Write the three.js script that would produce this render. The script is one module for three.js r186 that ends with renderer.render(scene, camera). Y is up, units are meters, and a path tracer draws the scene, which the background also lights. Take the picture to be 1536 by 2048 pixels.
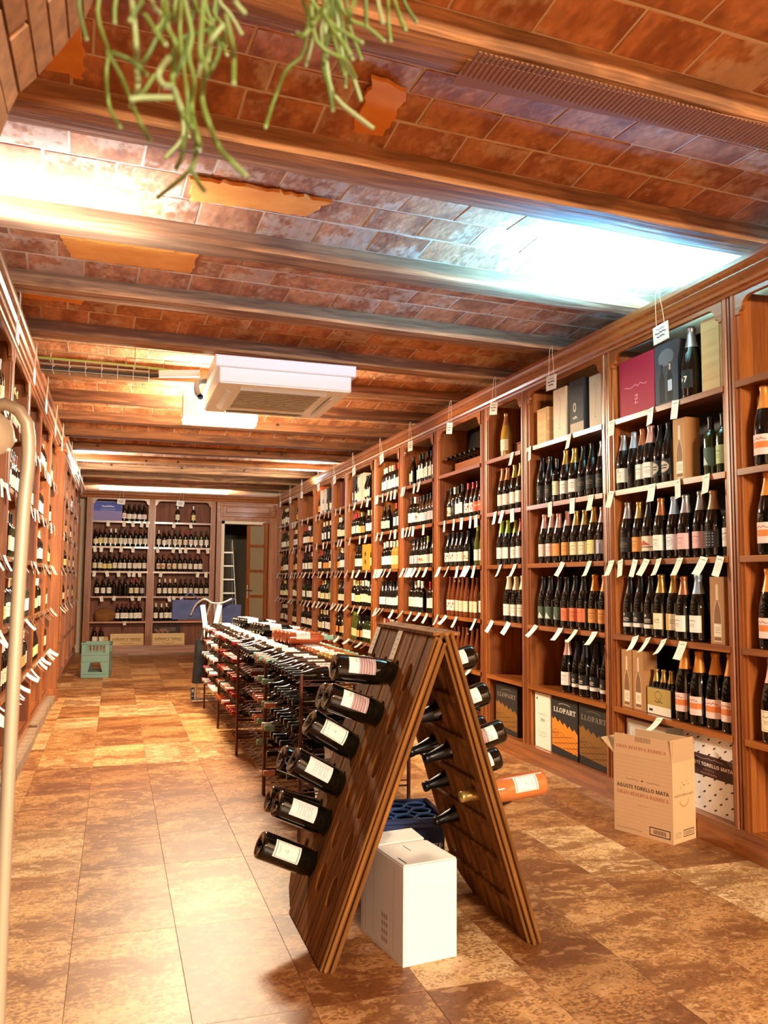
import * as THREE from 'three';
import { RectAreaLightUniformsLib } from 'three/addons/lights/RectAreaLightUniformsLib.js';
import { mergeGeometries } from 'three/addons/utils/BufferGeometryUtils.js';

// ---------- camera, lights, exposure ----------
const scene = new THREE.Scene();
scene.background = new THREE.Color(0x000000);
const camera = new THREE.PerspectiveCamera(63.178, 1536 / 2048, 0.05, 60);
camera.rotation.order = 'YXZ';
camera.position.set(0, 1.25, 0);
camera.rotation.set(0.083108, -0.31125, 0.0075646);
camera.focus = 4.5; camera.userData.fStop = 7.5;
const renderer = new THREE.WebGLRenderer({ antialias: true });
renderer.toneMapping = THREE.LinearToneMapping;
renderer.toneMappingExposure = 1.06;
renderer.shadowMap.enabled = true;
RectAreaLightUniformsLib.init();
const FRONT = new THREE.Color().setRGB(1, 0.83, 0.64), WARM = new THREE.Color().setRGB(1, 0.82, 0.56), COOL = new THREE.Color().setRGB(0.09, 0.46, 1), LAV = new THREE.Color().setRGB(0.62, 0.78, 1), PALE = new THREE.Color().setRGB(0.8, 0.93, 1);
const L = { front: 1200, panel: 500, side: 1000, sideFront: 1050, right: 1500, left: 180, backCool: 1300, backWarm: 420, fside: 500 };

// ---------- helpers ----------
let seed = 7;
const rnd = () => { seed = (seed + 0x6D2B79F5) | 0; let t = Math.imul(seed ^ (seed >>> 15), 1 | seed); t = (t + Math.imul(t ^ (t >>> 7), 61 | t)) ^ t; return ((t ^ (t >>> 14)) >>> 0) / 4294967296; };
const rr = (a, b) => a + (b - a) * rnd();
const pick = (a) => a[Math.floor(rnd() * a.length)];
const names = {};
const numbered = (n) => { const k = names[n] = (names[n] ?? -1) + 1; return k ? n + '_' + String(k).padStart(3, '0') : n; };
const ORD = ['first', 'second', 'third', 'fourth', 'fifth', 'sixth', 'seventh', 'eighth', 'ninth', 'tenth', 'eleventh', 'twelfth', 'thirteenth', 'fourteenth', 'fifteenth', 'sixteenth', 'seventeenth', 'eighteenth', 'nineteenth', 'twentieth'];
function tag(o, label, category, group) { o.userData.label = label; if (category) o.userData.category = category; if (group) o.userData.group = group; return o; }
function thing(name, label, category, pos = [0, 0, 0], turn = 0, group) {
  const o = new THREE.Group(); o.name = numbered(name); scene.add(o); o.position.set(...pos); o.rotation.y = turn;
  return tag(o, label, category, group);
}
function mesh(name, geo, m, parent = scene) {
  const g = Array.isArray(geo) ? mergeGeometries(geo.map((x) => { const y = x.index ? x.toNonIndexed() : x; for (const k of Object.keys(y.attributes)) if (!['position', 'normal', 'uv'].includes(k)) y.deleteAttribute(k); return y; })) : geo;
  const o = new THREE.Mesh(g, m); o.name = parent === scene ? numbered(name) : name; o.castShadow = o.receiveShadow = true; parent.add(o); return o;
}
function struct(name, geo, m) { const o = mesh(name, geo, m); o.userData.kind = 'structure'; return o; }
function structGroup(name) { const o = new THREE.Group(); o.name = name; o.userData.kind = 'structure'; scene.add(o); return o; }
// uv in metres from the dominant normal; ou/ov shift the pattern
function uvm(geo, ou = 0, ov = 0) {
  const g = geo.index ? geo.toNonIndexed() : geo; g.computeVertexNormals?.();
  const p = g.attributes.position, n = g.attributes.normal, uv = new Float32Array(p.count * 2);
  for (let i = 0; i < p.count; i++) {
    const a = Math.abs(n.getX(i)), b = Math.abs(n.getY(i)), c = Math.abs(n.getZ(i)), x = p.getX(i), y = p.getY(i), z = p.getZ(i);
    const [u, v] = b >= a && b >= c ? [x, z] : a >= c ? [z, y] : [x, y];
    uv[2 * i] = u + ou; uv[2 * i + 1] = v + ov;
  }
  g.setAttribute('uv', new THREE.BufferAttribute(uv, 2)); return g;
}
const box = (w, h, d, x = 0, y = 0, z = 0, ou = 0, ov = 0) => uvm(new THREE.BoxGeometry(w, h, d).translate(x, y, z), ou, ov);
// a box between two corners
const bx = (x0, x1, y0, y1, z0, z1, ou = 0, ov = 0) => box(Math.abs(x1 - x0), Math.abs(y1 - y0), Math.abs(z1 - z0), (x0 + x1) / 2, (y0 + y1) / 2, (z0 + z1) / 2, ou, ov);
// a box whose edges are chamfered, 44 triangles
function cham(w, h, d, c) {
  const s = new THREE.Shape(); const a = w / 2 - c, b = h / 2 - c;
  s.moveTo(-a, -b); s.lineTo(a, -b); s.lineTo(a, b); s.lineTo(-a, b); s.closePath();
  return new THREE.ExtrudeGeometry(s, { depth: d - 2 * c, bevelEnabled: true, bevelThickness: c, bevelSize: c, bevelSegments: 1, curveSegments: 4 }).translate(0, 0, -d / 2 + c);
}
function shape(pts, holes = []) {
  const s = new THREE.Shape(pts.map((p) => new THREE.Vector2(...p)));
  for (const h of holes) s.holes.push(h instanceof THREE.Path ? h : new THREE.Path(h.map((p) => new THREE.Vector2(...p))));
  return s;
}
const ext = (s, depth, bevel = 0, cs = 12) => new THREE.ExtrudeGeometry(s, { depth: depth - 2 * bevel, bevelEnabled: bevel > 0, bevelThickness: bevel, bevelSize: bevel, bevelOffset: -bevel, bevelSegments: 1, curveSegments: cs }).translate(0, 0, bevel);
const rod = (a, b, r, n = 6) => {
  const A = new THREE.Vector3(...a), B = new THREE.Vector3(...b), d = B.clone().sub(A), g = new THREE.CylinderGeometry(r, r, d.length(), n);
  g.applyQuaternion(new THREE.Quaternion().setFromUnitVectors(new THREE.Vector3(0, 1, 0), d.normalize())); const m = A.add(B).multiplyScalar(0.5); return g.translate(m.x, m.y, m.z);
};
const tube = (pts, r, seg = 12, n = 6, closed = false) => new THREE.TubeGeometry(new THREE.CatmullRomCurve3(pts.map((p) => new THREE.Vector3(...p)), closed), seg, r, n, closed);

// ---------- noise and textures ----------
const H2 = (x, y, s) => { let h = Math.imul(x, 374761393) ^ Math.imul(y, 668265263) ^ Math.imul(s, 974634777); h = Math.imul(h ^ (h >>> 13), 1274126177); return ((h ^ (h >>> 16)) >>> 0) / 4294967296; };
function vn(x, y, s) { const i = Math.floor(x), j = Math.floor(y), f = x - i, g = y - j, u = f * f * (3 - 2 * f), v = g * g * (3 - 2 * g); return (H2(i, j, s) * (1 - u) + H2(i + 1, j, s) * u) * (1 - v) + (H2(i, j + 1, s) * (1 - u) + H2(i + 1, j + 1, s) * u) * v; }
function fbm(x, y, s, o = 4) { let a = 0, w = 0.5, t = 0; for (let k = 0; k < o; k++) { a += w * vn(x, y, s + k); t += w; w *= 0.5; x *= 2.03; y *= 2.03; } return a / t; }
const sm = (a, b, x) => { const t = Math.min(1, Math.max(0, (x - a) / (b - a))); return t * t * (3 - 2 * t); };
const mix3 = (a, b, t) => [a[0] + (b[0] - a[0]) * t, a[1] + (b[1] - a[1]) * t, a[2] + (b[2] - a[2]) * t];
function dtex(n, size, fn, srgb = true) {   // size: metres that one repeat covers
  const d = new Uint8Array(n * n * 4);
  for (let j = 0; j < n; j++) for (let i = 0; i < n; i++) { const c = fn(i / n * size, j / n * size); const k = 4 * (j * n + i); d[k] = c[0]; d[k + 1] = c[1]; d[k + 2] = c[2]; d[k + 3] = 255; }
  const t = new THREE.DataTexture(d, n, n); t.wrapS = t.wrapT = THREE.MirroredRepeatWrapping; t.magFilter = THREE.LinearFilter; t.minFilter = THREE.LinearMipmapLinearFilter; t.generateMipmaps = true;
  if (srgb) t.colorSpace = THREE.SRGBColorSpace; t.repeat.set(1 / size, 1 / size); t.needsUpdate = true; return t;
}
const std = (o) => new THREE.MeshStandardMaterial(o);
const phys = (o) => new THREE.MeshPhysicalMaterial(o);
const cab = (u, v) => { const g = fbm(u * 38, v * 2.2, 3, 4), f = fbm(u * 190, v * 5, 9, 2), k = fbm(u * 5, v * 1.4, 21, 3); return mix3(mix3([118, 60, 21], [188, 112, 48], sm(0.25, 0.75, g)), [150, 82, 33], 0.35 + 0.3 * k).map((c) => c * (0.86 + 0.24 * f)); };
const tCabV = dtex(512, 1.3, cab), tCabH = dtex(512, 1.3, (u, v) => cab(v, u));
const beamC = (u, v) => {
  const w = fbm(u * 1.5, v * 6, 71, 3); let g = fbm(u * 1.6 + w, v * 46 + w * 5, 33, 4), f = fbm(u * 9, v * 160, 44, 2);
  let c = mix3([136, 90, 52], [180, 128, 82], sm(0.3, 0.72, g)).map((x) => x * (0.84 + 0.3 * f));
  for (let k = 0; k < 9; k++) { const ku = H2(k, 1, 5) * 2, kv = H2(k, 2, 5) * 2, dd = Math.hypot((u - ku) * 0.8, v - kv); if (dd < 0.02) c = mix3([52, 28, 16], c, sm(0.008, 0.02, dd)); }
  const soot = sm(0.6, 0.75, fbm(u * 3, v * 9, 90, 4)); return mix3(c, [58, 34, 22], soot * 0.3);
};
const tBeam = dtex(512, 2, beamC), tBeamBump = dtex(512, 2, (u, v) => { const g = 255 * fbm(u * 3, v * 70, 34, 3); return [g, g, g]; }, false);
const brickC = (white, s) => (u, v) => {
  const a = fbm(u * 9, v * 9, s, 4), b = fbm(u * 55, v * 55, s + 5, 3);
  let c = mix3([158, 94, 54], [198, 130, 82], sm(0.3, 0.7, a)).map((x) => x * (0.84 + 0.3 * b));
  const w = sm(white, white + 0.2, fbm(u * 6, v * 11, s + 11, 5) * 0.75 + b * 0.25); return mix3(c, [204, 182, 158], w * 0.6);
};
const brickBump = dtex(512, 1.2, (u, v) => { const g = 255 * (0.6 * fbm(u * 40, v * 40, 61, 4) + 0.4 * fbm(u * 8, v * 8, 62, 2)); return [g, g, g]; }, false);
const marble = (u, v) => {
  u *= 1.6; v *= 1.6; const w = fbm(u * 3, v * 3, 100, 3), a = fbm(u * 2.6 + w * 1.6, v * 5 + w * 1.5, 101, 5), b = fbm(u * 20 + w * 4, v * 34, 105, 4), d = fbm(u * 80, v * 120, 109, 2);
  let c = mix3([148, 102, 58], [222, 182, 128], sm(0.36, 0.6, a * 0.6 + b * 0.4));
  c = mix3(c, [110, 68, 34], sm(0.5, 0.64, b * 0.5 + d * 0.5) * 0.55);
  c = mix3(c, [232, 200, 158], sm(0.62, 0.72, fbm(u * 14 + w * 3, v * 22, 117, 4)) * 0.6);
  const vein = Math.abs(fbm(u * 3.4 + w * 2, v * 3.4 + w, 130, 4) - 0.5); return mix3([240, 214, 172], c, 0.55 + 0.45 * sm(0.001, 0.006, vein));
};
const tMarble = dtex(1024, 2.1, marble);
const rackC = (u, v) => { const g = fbm(u * 60, v * 3, 203, 4), k = fbm(u * 6, v * 2, 207, 3); return mix3([100, 62, 24], [156, 102, 44], sm(0.25, 0.75, g * 0.7 + k * 0.3)); };
const tRack = dtex(512, 1.2, rackC), tRackBump = dtex(512, 1.2, (u, v) => { const g = 255 * fbm(u * 90, v * 4, 205, 3); return [g, g, g]; }, false);
const pineC = (u, v) => { const g = fbm(u * 3 , v * 40, 303, 4); return mix3([190, 142, 86], [228, 190, 136], g); };
const tPine = dtex(256, 0.6, pineC);
const tPatch = dtex(256, 1, (u, v) => { const g = fbm(u * 9, v * 14, 400, 5); return mix3([226, 126, 38], [250, 168, 72], g); });
const cardC = (u, v) => { const g = fbm(u * 8, v * 60, 500, 3); return mix3([196, 150, 104], [212, 168, 122], g); };
const stoneC = (u, v) => { const g = fbm(u * 12, v * 12, 600, 5), b = fbm(u * 70, v * 70, 610, 3); return mix3([128, 104, 82], [170, 144, 118], g).map((x) => x * (0.8 + 0.36 * b)); };
const tStone = dtex(256, 0.8, stoneC);
const M = {
  cabV: phys({ map: tCabV, roughness: 0.38, clearcoat: 0.25, clearcoatRoughness: 0.3 }),
  cabH: phys({ map: tCabH, roughness: 0.3, clearcoat: 0.7, clearcoatRoughness: 0.16 }),
  cabMid: std({ map: tCabV, color: 0xc4ac8c, roughness: 0.6 }),
  cabShade: std({ map: tCabV, color: 0x1a100b, roughness: 0.6 }),  // cabinet wood for bay backs, deep shelf shade put into its colour
  beam: std({ map: tBeam, bumpMap: tBeamBump, bumpScale: 0.003, roughness: 0.85 }),
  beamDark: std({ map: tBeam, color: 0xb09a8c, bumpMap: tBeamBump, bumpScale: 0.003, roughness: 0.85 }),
  bricks: [0.62, 0.52, 0.42, 0.56].map((w, i) => std({ map: dtex(512, 1.2, brickC(w, 700 + 40 * i)), bumpMap: brickBump, bumpScale: 0.006, roughness: 0.92 })),
  mortar: std({ color: 0xd2ba9c, roughness: 0.95 }),
  mortarDark: std({ color: 0x7c6350, roughness: 0.95 }),
  tiles: [0xffffff, 0xe6d2bc, 0xc8a888, 0xfff0dc, 0xd8bfa4].map((c) => phys({ map: tMarble, color: c, roughness: 0.46, specularIntensity: 0.85 })),
  grout: std({ color: 0xa98356, roughness: 0.8 }),
  plaster: std({ color: 0xc9b49a, roughness: 0.9 }),
  patch: std({ map: tPatch, roughness: 0.9 }),
  rack: phys({ map: tRack, bumpMap: tRackBump, bumpScale: 0.002, roughness: 0.85, specularIntensity: 0.5 }),
  pine: std({ map: tPine, roughness: 0.7 }),
  stone: std({ map: tStone, roughness: 0.9 }),
  white: std({ color: 0xf2f0ec, roughness: 0.45 }),
  whiteCard: std({ color: 0xf0ece4, roughness: 0.75 }),
  black: std({ color: 0x0d0c0c, roughness: 0.5 }),
  iron: std({ color: 0x5a2e1c, roughness: 0.45, metalness: 0.5 }),
  chrome: std({ color: 0xd8d8d8, roughness: 0.22, metalness: 1 }),
  brass: std({ color: 0xc9a05a, roughness: 0.3, metalness: 1 }),
  cream: std({ color: 0xe9dcc4, roughness: 0.4 }),
  plantGreen: std({ color: 0x586f2c, roughness: 0.6 }), plantDark: std({ color: 0x42591e, roughness: 0.6 }), plantPale: std({ color: 0x76885a, roughness: 0.6 }),
};
// printed paper and card: drawn on a canvas
function ctex(w, h, draw) { const c = document.createElement('canvas'); c.width = w; c.height = h; const g = c.getContext('2d'); draw(g, w, h); const t = new THREE.CanvasTexture(c); t.colorSpace = THREE.SRGBColorSpace; return t; }
const printed = (w, h, draw, o = {}) => std({ map: ctex(w, h, draw), roughness: 0.7, ...o });
const fill = (g, c, x, y, w, h) => { g.fillStyle = c; g.fillRect(x, y, w, h); };
const scrib = (g, c, x, y, w, h, n = 3, lw = 2) => { g.strokeStyle = c; g.lineWidth = lw; for (let k = 0; k < n; k++) { g.beginPath(); const yy = y + h * (k + 0.5) / n; for (let i = 0; i <= 14; i++) { const xx = x + w * i / 14; i ? g.lineTo(xx, yy + (H2(i, k, 77) - 0.5) * h / n * 0.55) : g.moveTo(xx, yy); } g.stroke(); } };
const text = (g, s, c, font, x, y, align = 'center') => { g.fillStyle = c; g.font = font; g.textAlign = align; g.textBaseline = 'middle'; g.fillText(s, x, y); };

// ---------- bottle labels (printed paper) ----------
const LB = {};
function lab(name, word, draw, o) { LB[name] = { word, m: printed(128, 96, draw, o) }; }
const plainLab = (bg, ink, extra) => (g, w, h) => { fill(g, bg, 0, 0, w, h); scrib(g, ink, 34, 22, 60, 14, 1, 3); scrib(g, ink, 40, 44, 48, 22, 3, 1.4); extra?.(g, w, h); };
lab('white', 'white', plainLab('#f4efe4', '#6d6256'));
lab('cream', 'cream', plainLab('#efe2c0', '#6f5a34', (g, w, h) => { g.strokeStyle = '#b59a5c'; g.lineWidth = 2; g.strokeRect(26, 8, w - 52, h - 16); }));
lab('crest', 'crested white', plainLab('#f3ecdd', '#8a7a60', (g) => { g.fillStyle = '#a98b52'; g.beginPath(); g.arc(64, 16, 9, 0, 7); g.fill(); }));
lab('pink', 'pink', plainLab('#ecb9b4', '#9c5f5e'));
lab('rose', 'pale pink', plainLab('#efd2cc', '#a07c74'));
lab('orange', 'orange', plainLab('#e0954a', '#7a4716'));
lab('salmon', 'salmon', plainLab('#e0784c', '#7d3416'));
lab('yellow', 'yellow', plainLab('#eedb92', '#7a6428'));
lab('gold', 'gold and white', (g, w, h) => { fill(g, '#f1e6c8', 0, 0, w, h); fill(g, '#d9a83c', 0, 0, w * 0.45, h); scrib(g, '#5a4218', 62, 30, 44, 30, 3, 2); });
lab('lilac', 'grey patterned', (g, w, h) => { fill(g, '#b9b4bd', 0, 0, w, h); for (let k = 0; k < 7; k++) fill(g, k % 2 ? '#6b6880' : '#dcd8dc', 10 + k * 17, 10 + (k % 3) * 8, 8, 70); });
lab('redwhite', 'red and white', (g, w, h) => { fill(g, '#f3e8dc', 0, 0, w, h); g.fillStyle = '#d0402c'; for (let k = 0; k < 5; k++) { g.beginPath(); g.arc(24 + k * 20, 34 + (k % 2) * 26, 10, 0, 7); g.fill(); } });
lab('red', 'red', (g, w, h) => { fill(g, '#dd5a3c', 0, 0, w, h); fill(g, '#f0b9a0', 0, 34, w, 10); scrib(g, '#7b1d12', 34, 56, 60, 24, 2, 3); });
lab('draw', 'sketched white', (g, w, h) => { fill(g, '#ece6d6', 0, 0, w, h); g.strokeStyle = '#4c4a3c'; g.lineWidth = 3; for (let k = 0; k < 6; k++) { g.beginPath(); g.moveTo(12 + k * 20, 80); g.quadraticCurveTo(20 + k * 18, 30, 50 + k * 10, 14); g.stroke(); } });
lab('black', 'black', (g, w, h) => { fill(g, '#171412', 0, 0, w, h); scrib(g, '#b89c68', 30, 30, 68, 34, 3, 2); });
lab('dots', 'dotted black', (g, w, h) => { fill(g, '#181518', 0, 0, w, h); g.fillStyle = '#8d8894'; for (let k = 0; k < 30; k++) { g.beginPath(); g.arc(20 + (k % 6) * 18, 14 + Math.floor(k / 6) * 17, 4, 0, 7); g.fill(); } });
lab('oval', 'silver oval', (g, w, h) => { fill(g, '#1b1613', 0, 0, w, h); g.fillStyle = '#bfae98'; g.beginPath(); g.ellipse(64, 48, 46, 36, 0, 0, 7); g.fill(); fill(g, '#3c2c22', 30, 36, 68, 8); fill(g, '#3c2c22', 34, 52, 60, 8); });
lab('scene', 'picture', (g, w, h) => { fill(g, '#f0dcc2', 0, 0, w, h); g.fillStyle = '#b4492c'; g.beginPath(); g.moveTo(20, 60); g.lineTo(60, 24); g.lineTo(108, 58); g.fill(); fill(g, '#7c6040', 0, 66, w, 8); });
lab('teal', 'green', (g, w, h) => { fill(g, '#4d5f50', 0, 0, w, h); g.fillStyle = '#c9d4c4'; g.beginPath(); g.moveTo(30, 90); g.lineTo(56, 44); g.lineTo(90, 90); g.fill(); });
lab('band', 'white banded', (g, w, h) => { fill(g, '#140f0d', 0, 0, w, h); fill(g, '#f0ece4', 0, h * 0.74, w, h * 0.26); g.fillStyle = '#d8c8b0'; g.beginPath(); g.arc(46, 16, 8, 0, 7); g.fill(); scrib(g, '#cfc4b4', 34, 34, 50, 26, 3, 4); });
lab('wavy', 'pink wavy', (g, w, h) => { fill(g, '#f2d3c8', 0, 0, w, h); fill(g, '#e0803c', 0, 34, w, 30); scrib(g, '#a3452a', 20, 10, 88, 20, 1, 3); });
lab('round', 'round white', (g, w, h) => { fill(g, '#ece9ec', 0, 0, w, h); g.strokeStyle = '#8a94a4'; g.lineWidth = 3; g.beginPath(); g.arc(64, 44, 26, 0, 7); g.stroke(); scrib(g, '#63708a', 46, 34, 36, 22, 3, 2); });
lab('field', 'vineyard-drawing', (g, w, h) => { fill(g, '#f0e8dc', 0, 0, w, h); fill(g, '#c3a6a0', 0, 0, w, h * 0.62); g.strokeStyle = '#6d4648'; g.lineWidth = 2; for (let k = 0; k < 12; k++) { g.beginPath(); g.moveTo(-20 + k * 14, h * 0.62); g.lineTo(40 + k * 7, 10); g.stroke(); } for (let k = 0; k < 6; k++) { g.beginPath(); g.moveTo(0, 6 + k * 9); g.lineTo(w, 2 + k * 10); g.stroke(); } text(g, 'BLANC', '#5b4a46', 'bold 10px serif', 30, h * 0.74, 'center'); });
lab('framed', 'black-framed white', (g, w, h) => { fill(g, '#f2eadb', 0, 0, w, h); g.strokeStyle = '#3a3630'; g.lineWidth = 2; g.strokeRect(7, 7, w - 14, h - 14); text(g, '77', '#6a5c48', '20px serif', w / 2, h * 0.55); scrib(g, '#8a7c66', 36, 70, 56, 10, 1, 1.5); });
lab('graph', 'etched white', (g, w, h) => { fill(g, '#e4dfd8', 0, 0, w, h); scrib(g, '#8c8884', 24, 14, 80, 60, 6, 1.3); });
lab('green', 'pale green', plainLab('#c9d49a', '#56622a'));
lab('seven', 'white-numbered', (g, w, h) => { fill(g, '#0d0b08', 0, 0, w, h); text(g, '7+7', '#f0ead8', 'bold 44px sans-serif', w / 2, h / 2); });
lab('none', 'bare', (g, w, h) => fill(g, '#120d09', 0, 0, w, h));

const glass = (c, r = 0.06) => phys({ color: c, roughness: r, clearcoat: 0.6, clearcoatRoughness: 0.04 });
const GL = {
  dark: { word: 'dark', m: glass(0x0b0a05) }, green: { word: 'green', m: glass(0x24300e) }, olive: { word: 'olive', m: glass(0x4e5418) }, amber: { word: 'amber', m: glass(0x6e3410) },
  pinkwine: { word: 'rosé', m: glass(0xb4562c) }, gold: { word: 'golden', m: glass(0xb08434) },
  clear: { word: 'clear rosé', m: phys({ color: 0xe8904c, roughness: 0.05, transmission: 0.4, thickness: 0, clearcoat: 0.6 }) },
};
const foil = (c, r = 0.35, m = 0.35) => std({ color: c, roughness: r, metalness: m });
const CP = { black: foil(0x141110), gold: foil(0xc9a45a, 0.32, 0.7), pink: foil(0xd8a79c), rosegold: foil(0xc07a54, 0.3, 0.6), blue: foil(0xa9bfd6), orange: foil(0xd88a34, 0.4, 0.2), silver: foil(0xb8b4b4, 0.3, 0.8), green: foil(0x8a9a2e), cream: foil(0xe6d8b4, 0.5, 0.1), red: foil(0xa31e1c, 0.4, 0.1), white: foil(0xece6d8, 0.5, 0), teal: foil(0x8cc0a8, 0.5, 0), salmonpink: foil(0xe0917c, 0.5, 0), tan: foil(0xb08c6a), orangered: foil(0xd0662a, 0.4, 0.1), wine: foil(0x5a1016) };
const CW = { rosegold: 'copper', orangered: 'orange', salmonpink: 'coral', wine: 'wine-red', blue: 'pale blue' };
const V2 = (a) => a.map((p) => new THREE.Vector2(...p));
const BT = {   // profile, foil from, label from-to, label radius
  bdx: { p: [[0, 0.008], [0.02, 0.002], [0.033, 0], [0.0372, 0.004], [0.0375, 0.01], [0.0375, 0.186], [0.036, 0.199], [0.030, 0.213], [0.021, 0.223], [0.0158, 0.232], [0.0142, 0.244], [0.0138, 0.281], [0.0156, 0.284], [0.0156, 0.298], [0.013, 0.3], [0, 0.3]], f: 0.238, l: [0.05, 0.142] },
  bur: { p: [[0, 0.01], [0.022, 0.002], [0.036, 0], [0.0405, 0.005], [0.041, 0.012], [0.041, 0.148], [0.0395, 0.166], [0.034, 0.192], [0.026, 0.218], [0.019, 0.24], [0.0152, 0.258], [0.0142, 0.28], [0.016, 0.283], [0.016, 0.296], [0.013, 0.298], [0, 0.298]], f: 0.245, l: [0.045, 0.125] },
  cha: { p: [[0, 0.014], [0.022, 0.004], [0.038, 0], [0.0432, 0.006], [0.0438, 0.014], [0.0438, 0.142], [0.0425, 0.165], [0.0375, 0.195], [0.030, 0.224], [0.0225, 0.254], [0.0175, 0.282], [0.0158, 0.298], [0.0178, 0.302], [0.0185, 0.312], [0.017, 0.32], [0, 0.321]], f: 0.228, l: [0.045, 0.125] },
  rhi: { p: [[0, 0.008], [0.02, 0.002], [0.033, 0], [0.0365, 0.005], [0.037, 0.012], [0.037, 0.145], [0.0345, 0.175], [0.028, 0.215], [0.021, 0.255], [0.0162, 0.285], [0.0142, 0.315], [0.0158, 0.318], [0.0158, 0.332], [0.013, 0.334], [0, 0.334]], f: 0.29, l: [0.045, 0.135] },
};
const gcache = {};
function bgeo(t) {
  if (gcache[t]) return gcache[t];
  const d = BT[t], at = (y) => { for (let i = 4; i < d.p.length; i++) if (d.p[i][1] >= y) { const [a, b] = [d.p[i - 1], d.p[i]]; return a[0] + (b[0] - a[0]) * (y - a[1]) / Math.max(1e-6, b[1] - a[1]); } return d.p.at(-2)[0]; };
  const cap = [[at(d.f) + 0.0008, d.f]]; for (const q of d.p.slice(4)) if (q[1] > d.f) cap.push([q[0] + (q[0] ? 0.0009 : 0), q[1] + (q[1] > 0.29 ? 0.001 : 0)]);
  const lr = at(d.l[0] + 0.02) + 0.0006, body = new THREE.LatheGeometry(V2(d.p), 20), capG = new THREE.LatheGeometry(V2(cap), 14);
  const lg = new THREE.CylinderGeometry(lr, lr, d.l[1] - d.l[0], 14, 1, true, -1.25, 2.5).translate(0, (d.l[0] + d.l[1]) / 2, 0);
  const nar = new THREE.CylinderGeometry(lr, lr, 0.088, 10, 1, true, -0.62, 1.24).translate(0, d.l[0] + 0.04, 0);
  const ring = new THREE.LatheGeometry(V2([[at(d.f - 0.008) + 0.0012, d.f - 0.008], [at(d.f) + 0.0012, d.f]]), 14);
  return gcache[t] = { body, cap: capG, label: lg, nar };
}
// every bottle is first written down, then the largest in view become things of their own and the rest one far mass
const BOT = [];
const pv = new THREE.Vector3();
camera.updateMatrixWorld(true); camera.updateProjectionMatrix();
function bottle(t, g, c, l, mat, where, s = 1) { BOT.push({ t, g, c, l, mat, where, s }); }
const look = (b) => {
  const cw = CW[b.c] ?? b.c, body = b.c === 'black' || !b.c ? `${GL[b.g].word} bottle` : `${cw}-topped ${GL[b.g].word} bottle`;
  return b.l === 'none' ? body + ' without paper label' : `${body}, ${LB[b.l].word} label`;
};
function makeBottle(b) {
  const G = bgeo(b.t), sp = b.t === 'cha', o = new THREE.Group();
  o.name = numbered(sp ? 'sparkling_bottle' : 'wine_bottle'); scene.add(o);
  o.matrix.copy(b.mat); o.matrix.decompose(o.position, o.quaternion, o.scale); o.scale.multiplyScalar(b.s);
  mesh('glass_body', G.body, GL[b.g].m, o); if (b.l !== 'none') mesh('paper_label', b.nar ? G.nar : G.label, LB[b.l].m, o);
  if (b.c) { mesh('foil_cap', G.cap, CP[b.c], o); }
  tag(o, `${look(b)}, ${b.where}`, sp ? 'sparkling wine' : 'wine bottle', sp ? 'sparkling wine bottles' : 'still wine bottles');
}
function finishBottles() {
  const seen = [];
  for (const b of BOT) {
    pv.setFromMatrixPosition(b.mat); const up = new THREE.Vector3(0, 0.15 * b.s, 0).applyMatrix4(b.mat.clone().setPosition(0, 0, 0)); pv.add(up);
    const dist = pv.distanceTo(camera.position), q = pv.clone().project(camera);
    if (Math.abs(q.x) > 1.12 || Math.abs(q.y) > 1.12 || q.z > 1) continue;
    b.size = b.s / dist; seen.push(b);
  }
  const rest = [];
  for (const sp of [true, false]) {
    const k = seen.filter((b) => (b.t === 'cha') === sp).sort((a, b) => b.size * (b.boost ?? 1) - a.size * (a.boost ?? 1));
    k.slice(0, 300).forEach(makeBottle); rest.push(...k.slice(300));
  }
  if (rest.length) {
    const root = new THREE.Group(); root.name = 'far_bottles'; root.userData = { kind: 'stuff', label: 'many small dark wine bottles crowding the far shelves and wire racks' }; scene.add(root);
    const by = {}; const put = (key, geo, m, b) => (by[key] ??= { geo, m, list: [] }).list.push(b.mat.clone().scale(new THREE.Vector3(b.s, b.s, b.s)));
    for (const b of rest) { const G = bgeo(b.t); put('g' + b.t + b.g, G.body, GL[b.g].m, b); if (b.l !== 'none') put('l' + b.t + b.l, G.label, LB[b.l].m, b); if (b.c) put('c' + b.t + b.c, G.cap, CP[b.c], b); }
    for (const [key, v] of Object.entries(by)) { const im = new THREE.InstancedMesh(v.geo, v.m, v.list.length); im.name = key[0] === 'g' ? 'glass_bodies' : key[0] === 'l' ? 'paper_labels' : 'foil_caps'; v.list.forEach((m, i) => im.setMatrixAt(i, m)); im.castShadow = im.receiveShadow = true; root.add(im); }
  }
  console.log('bottles', BOT.length, 'seen', seen.length, 'rest', rest.length);
}

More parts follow.
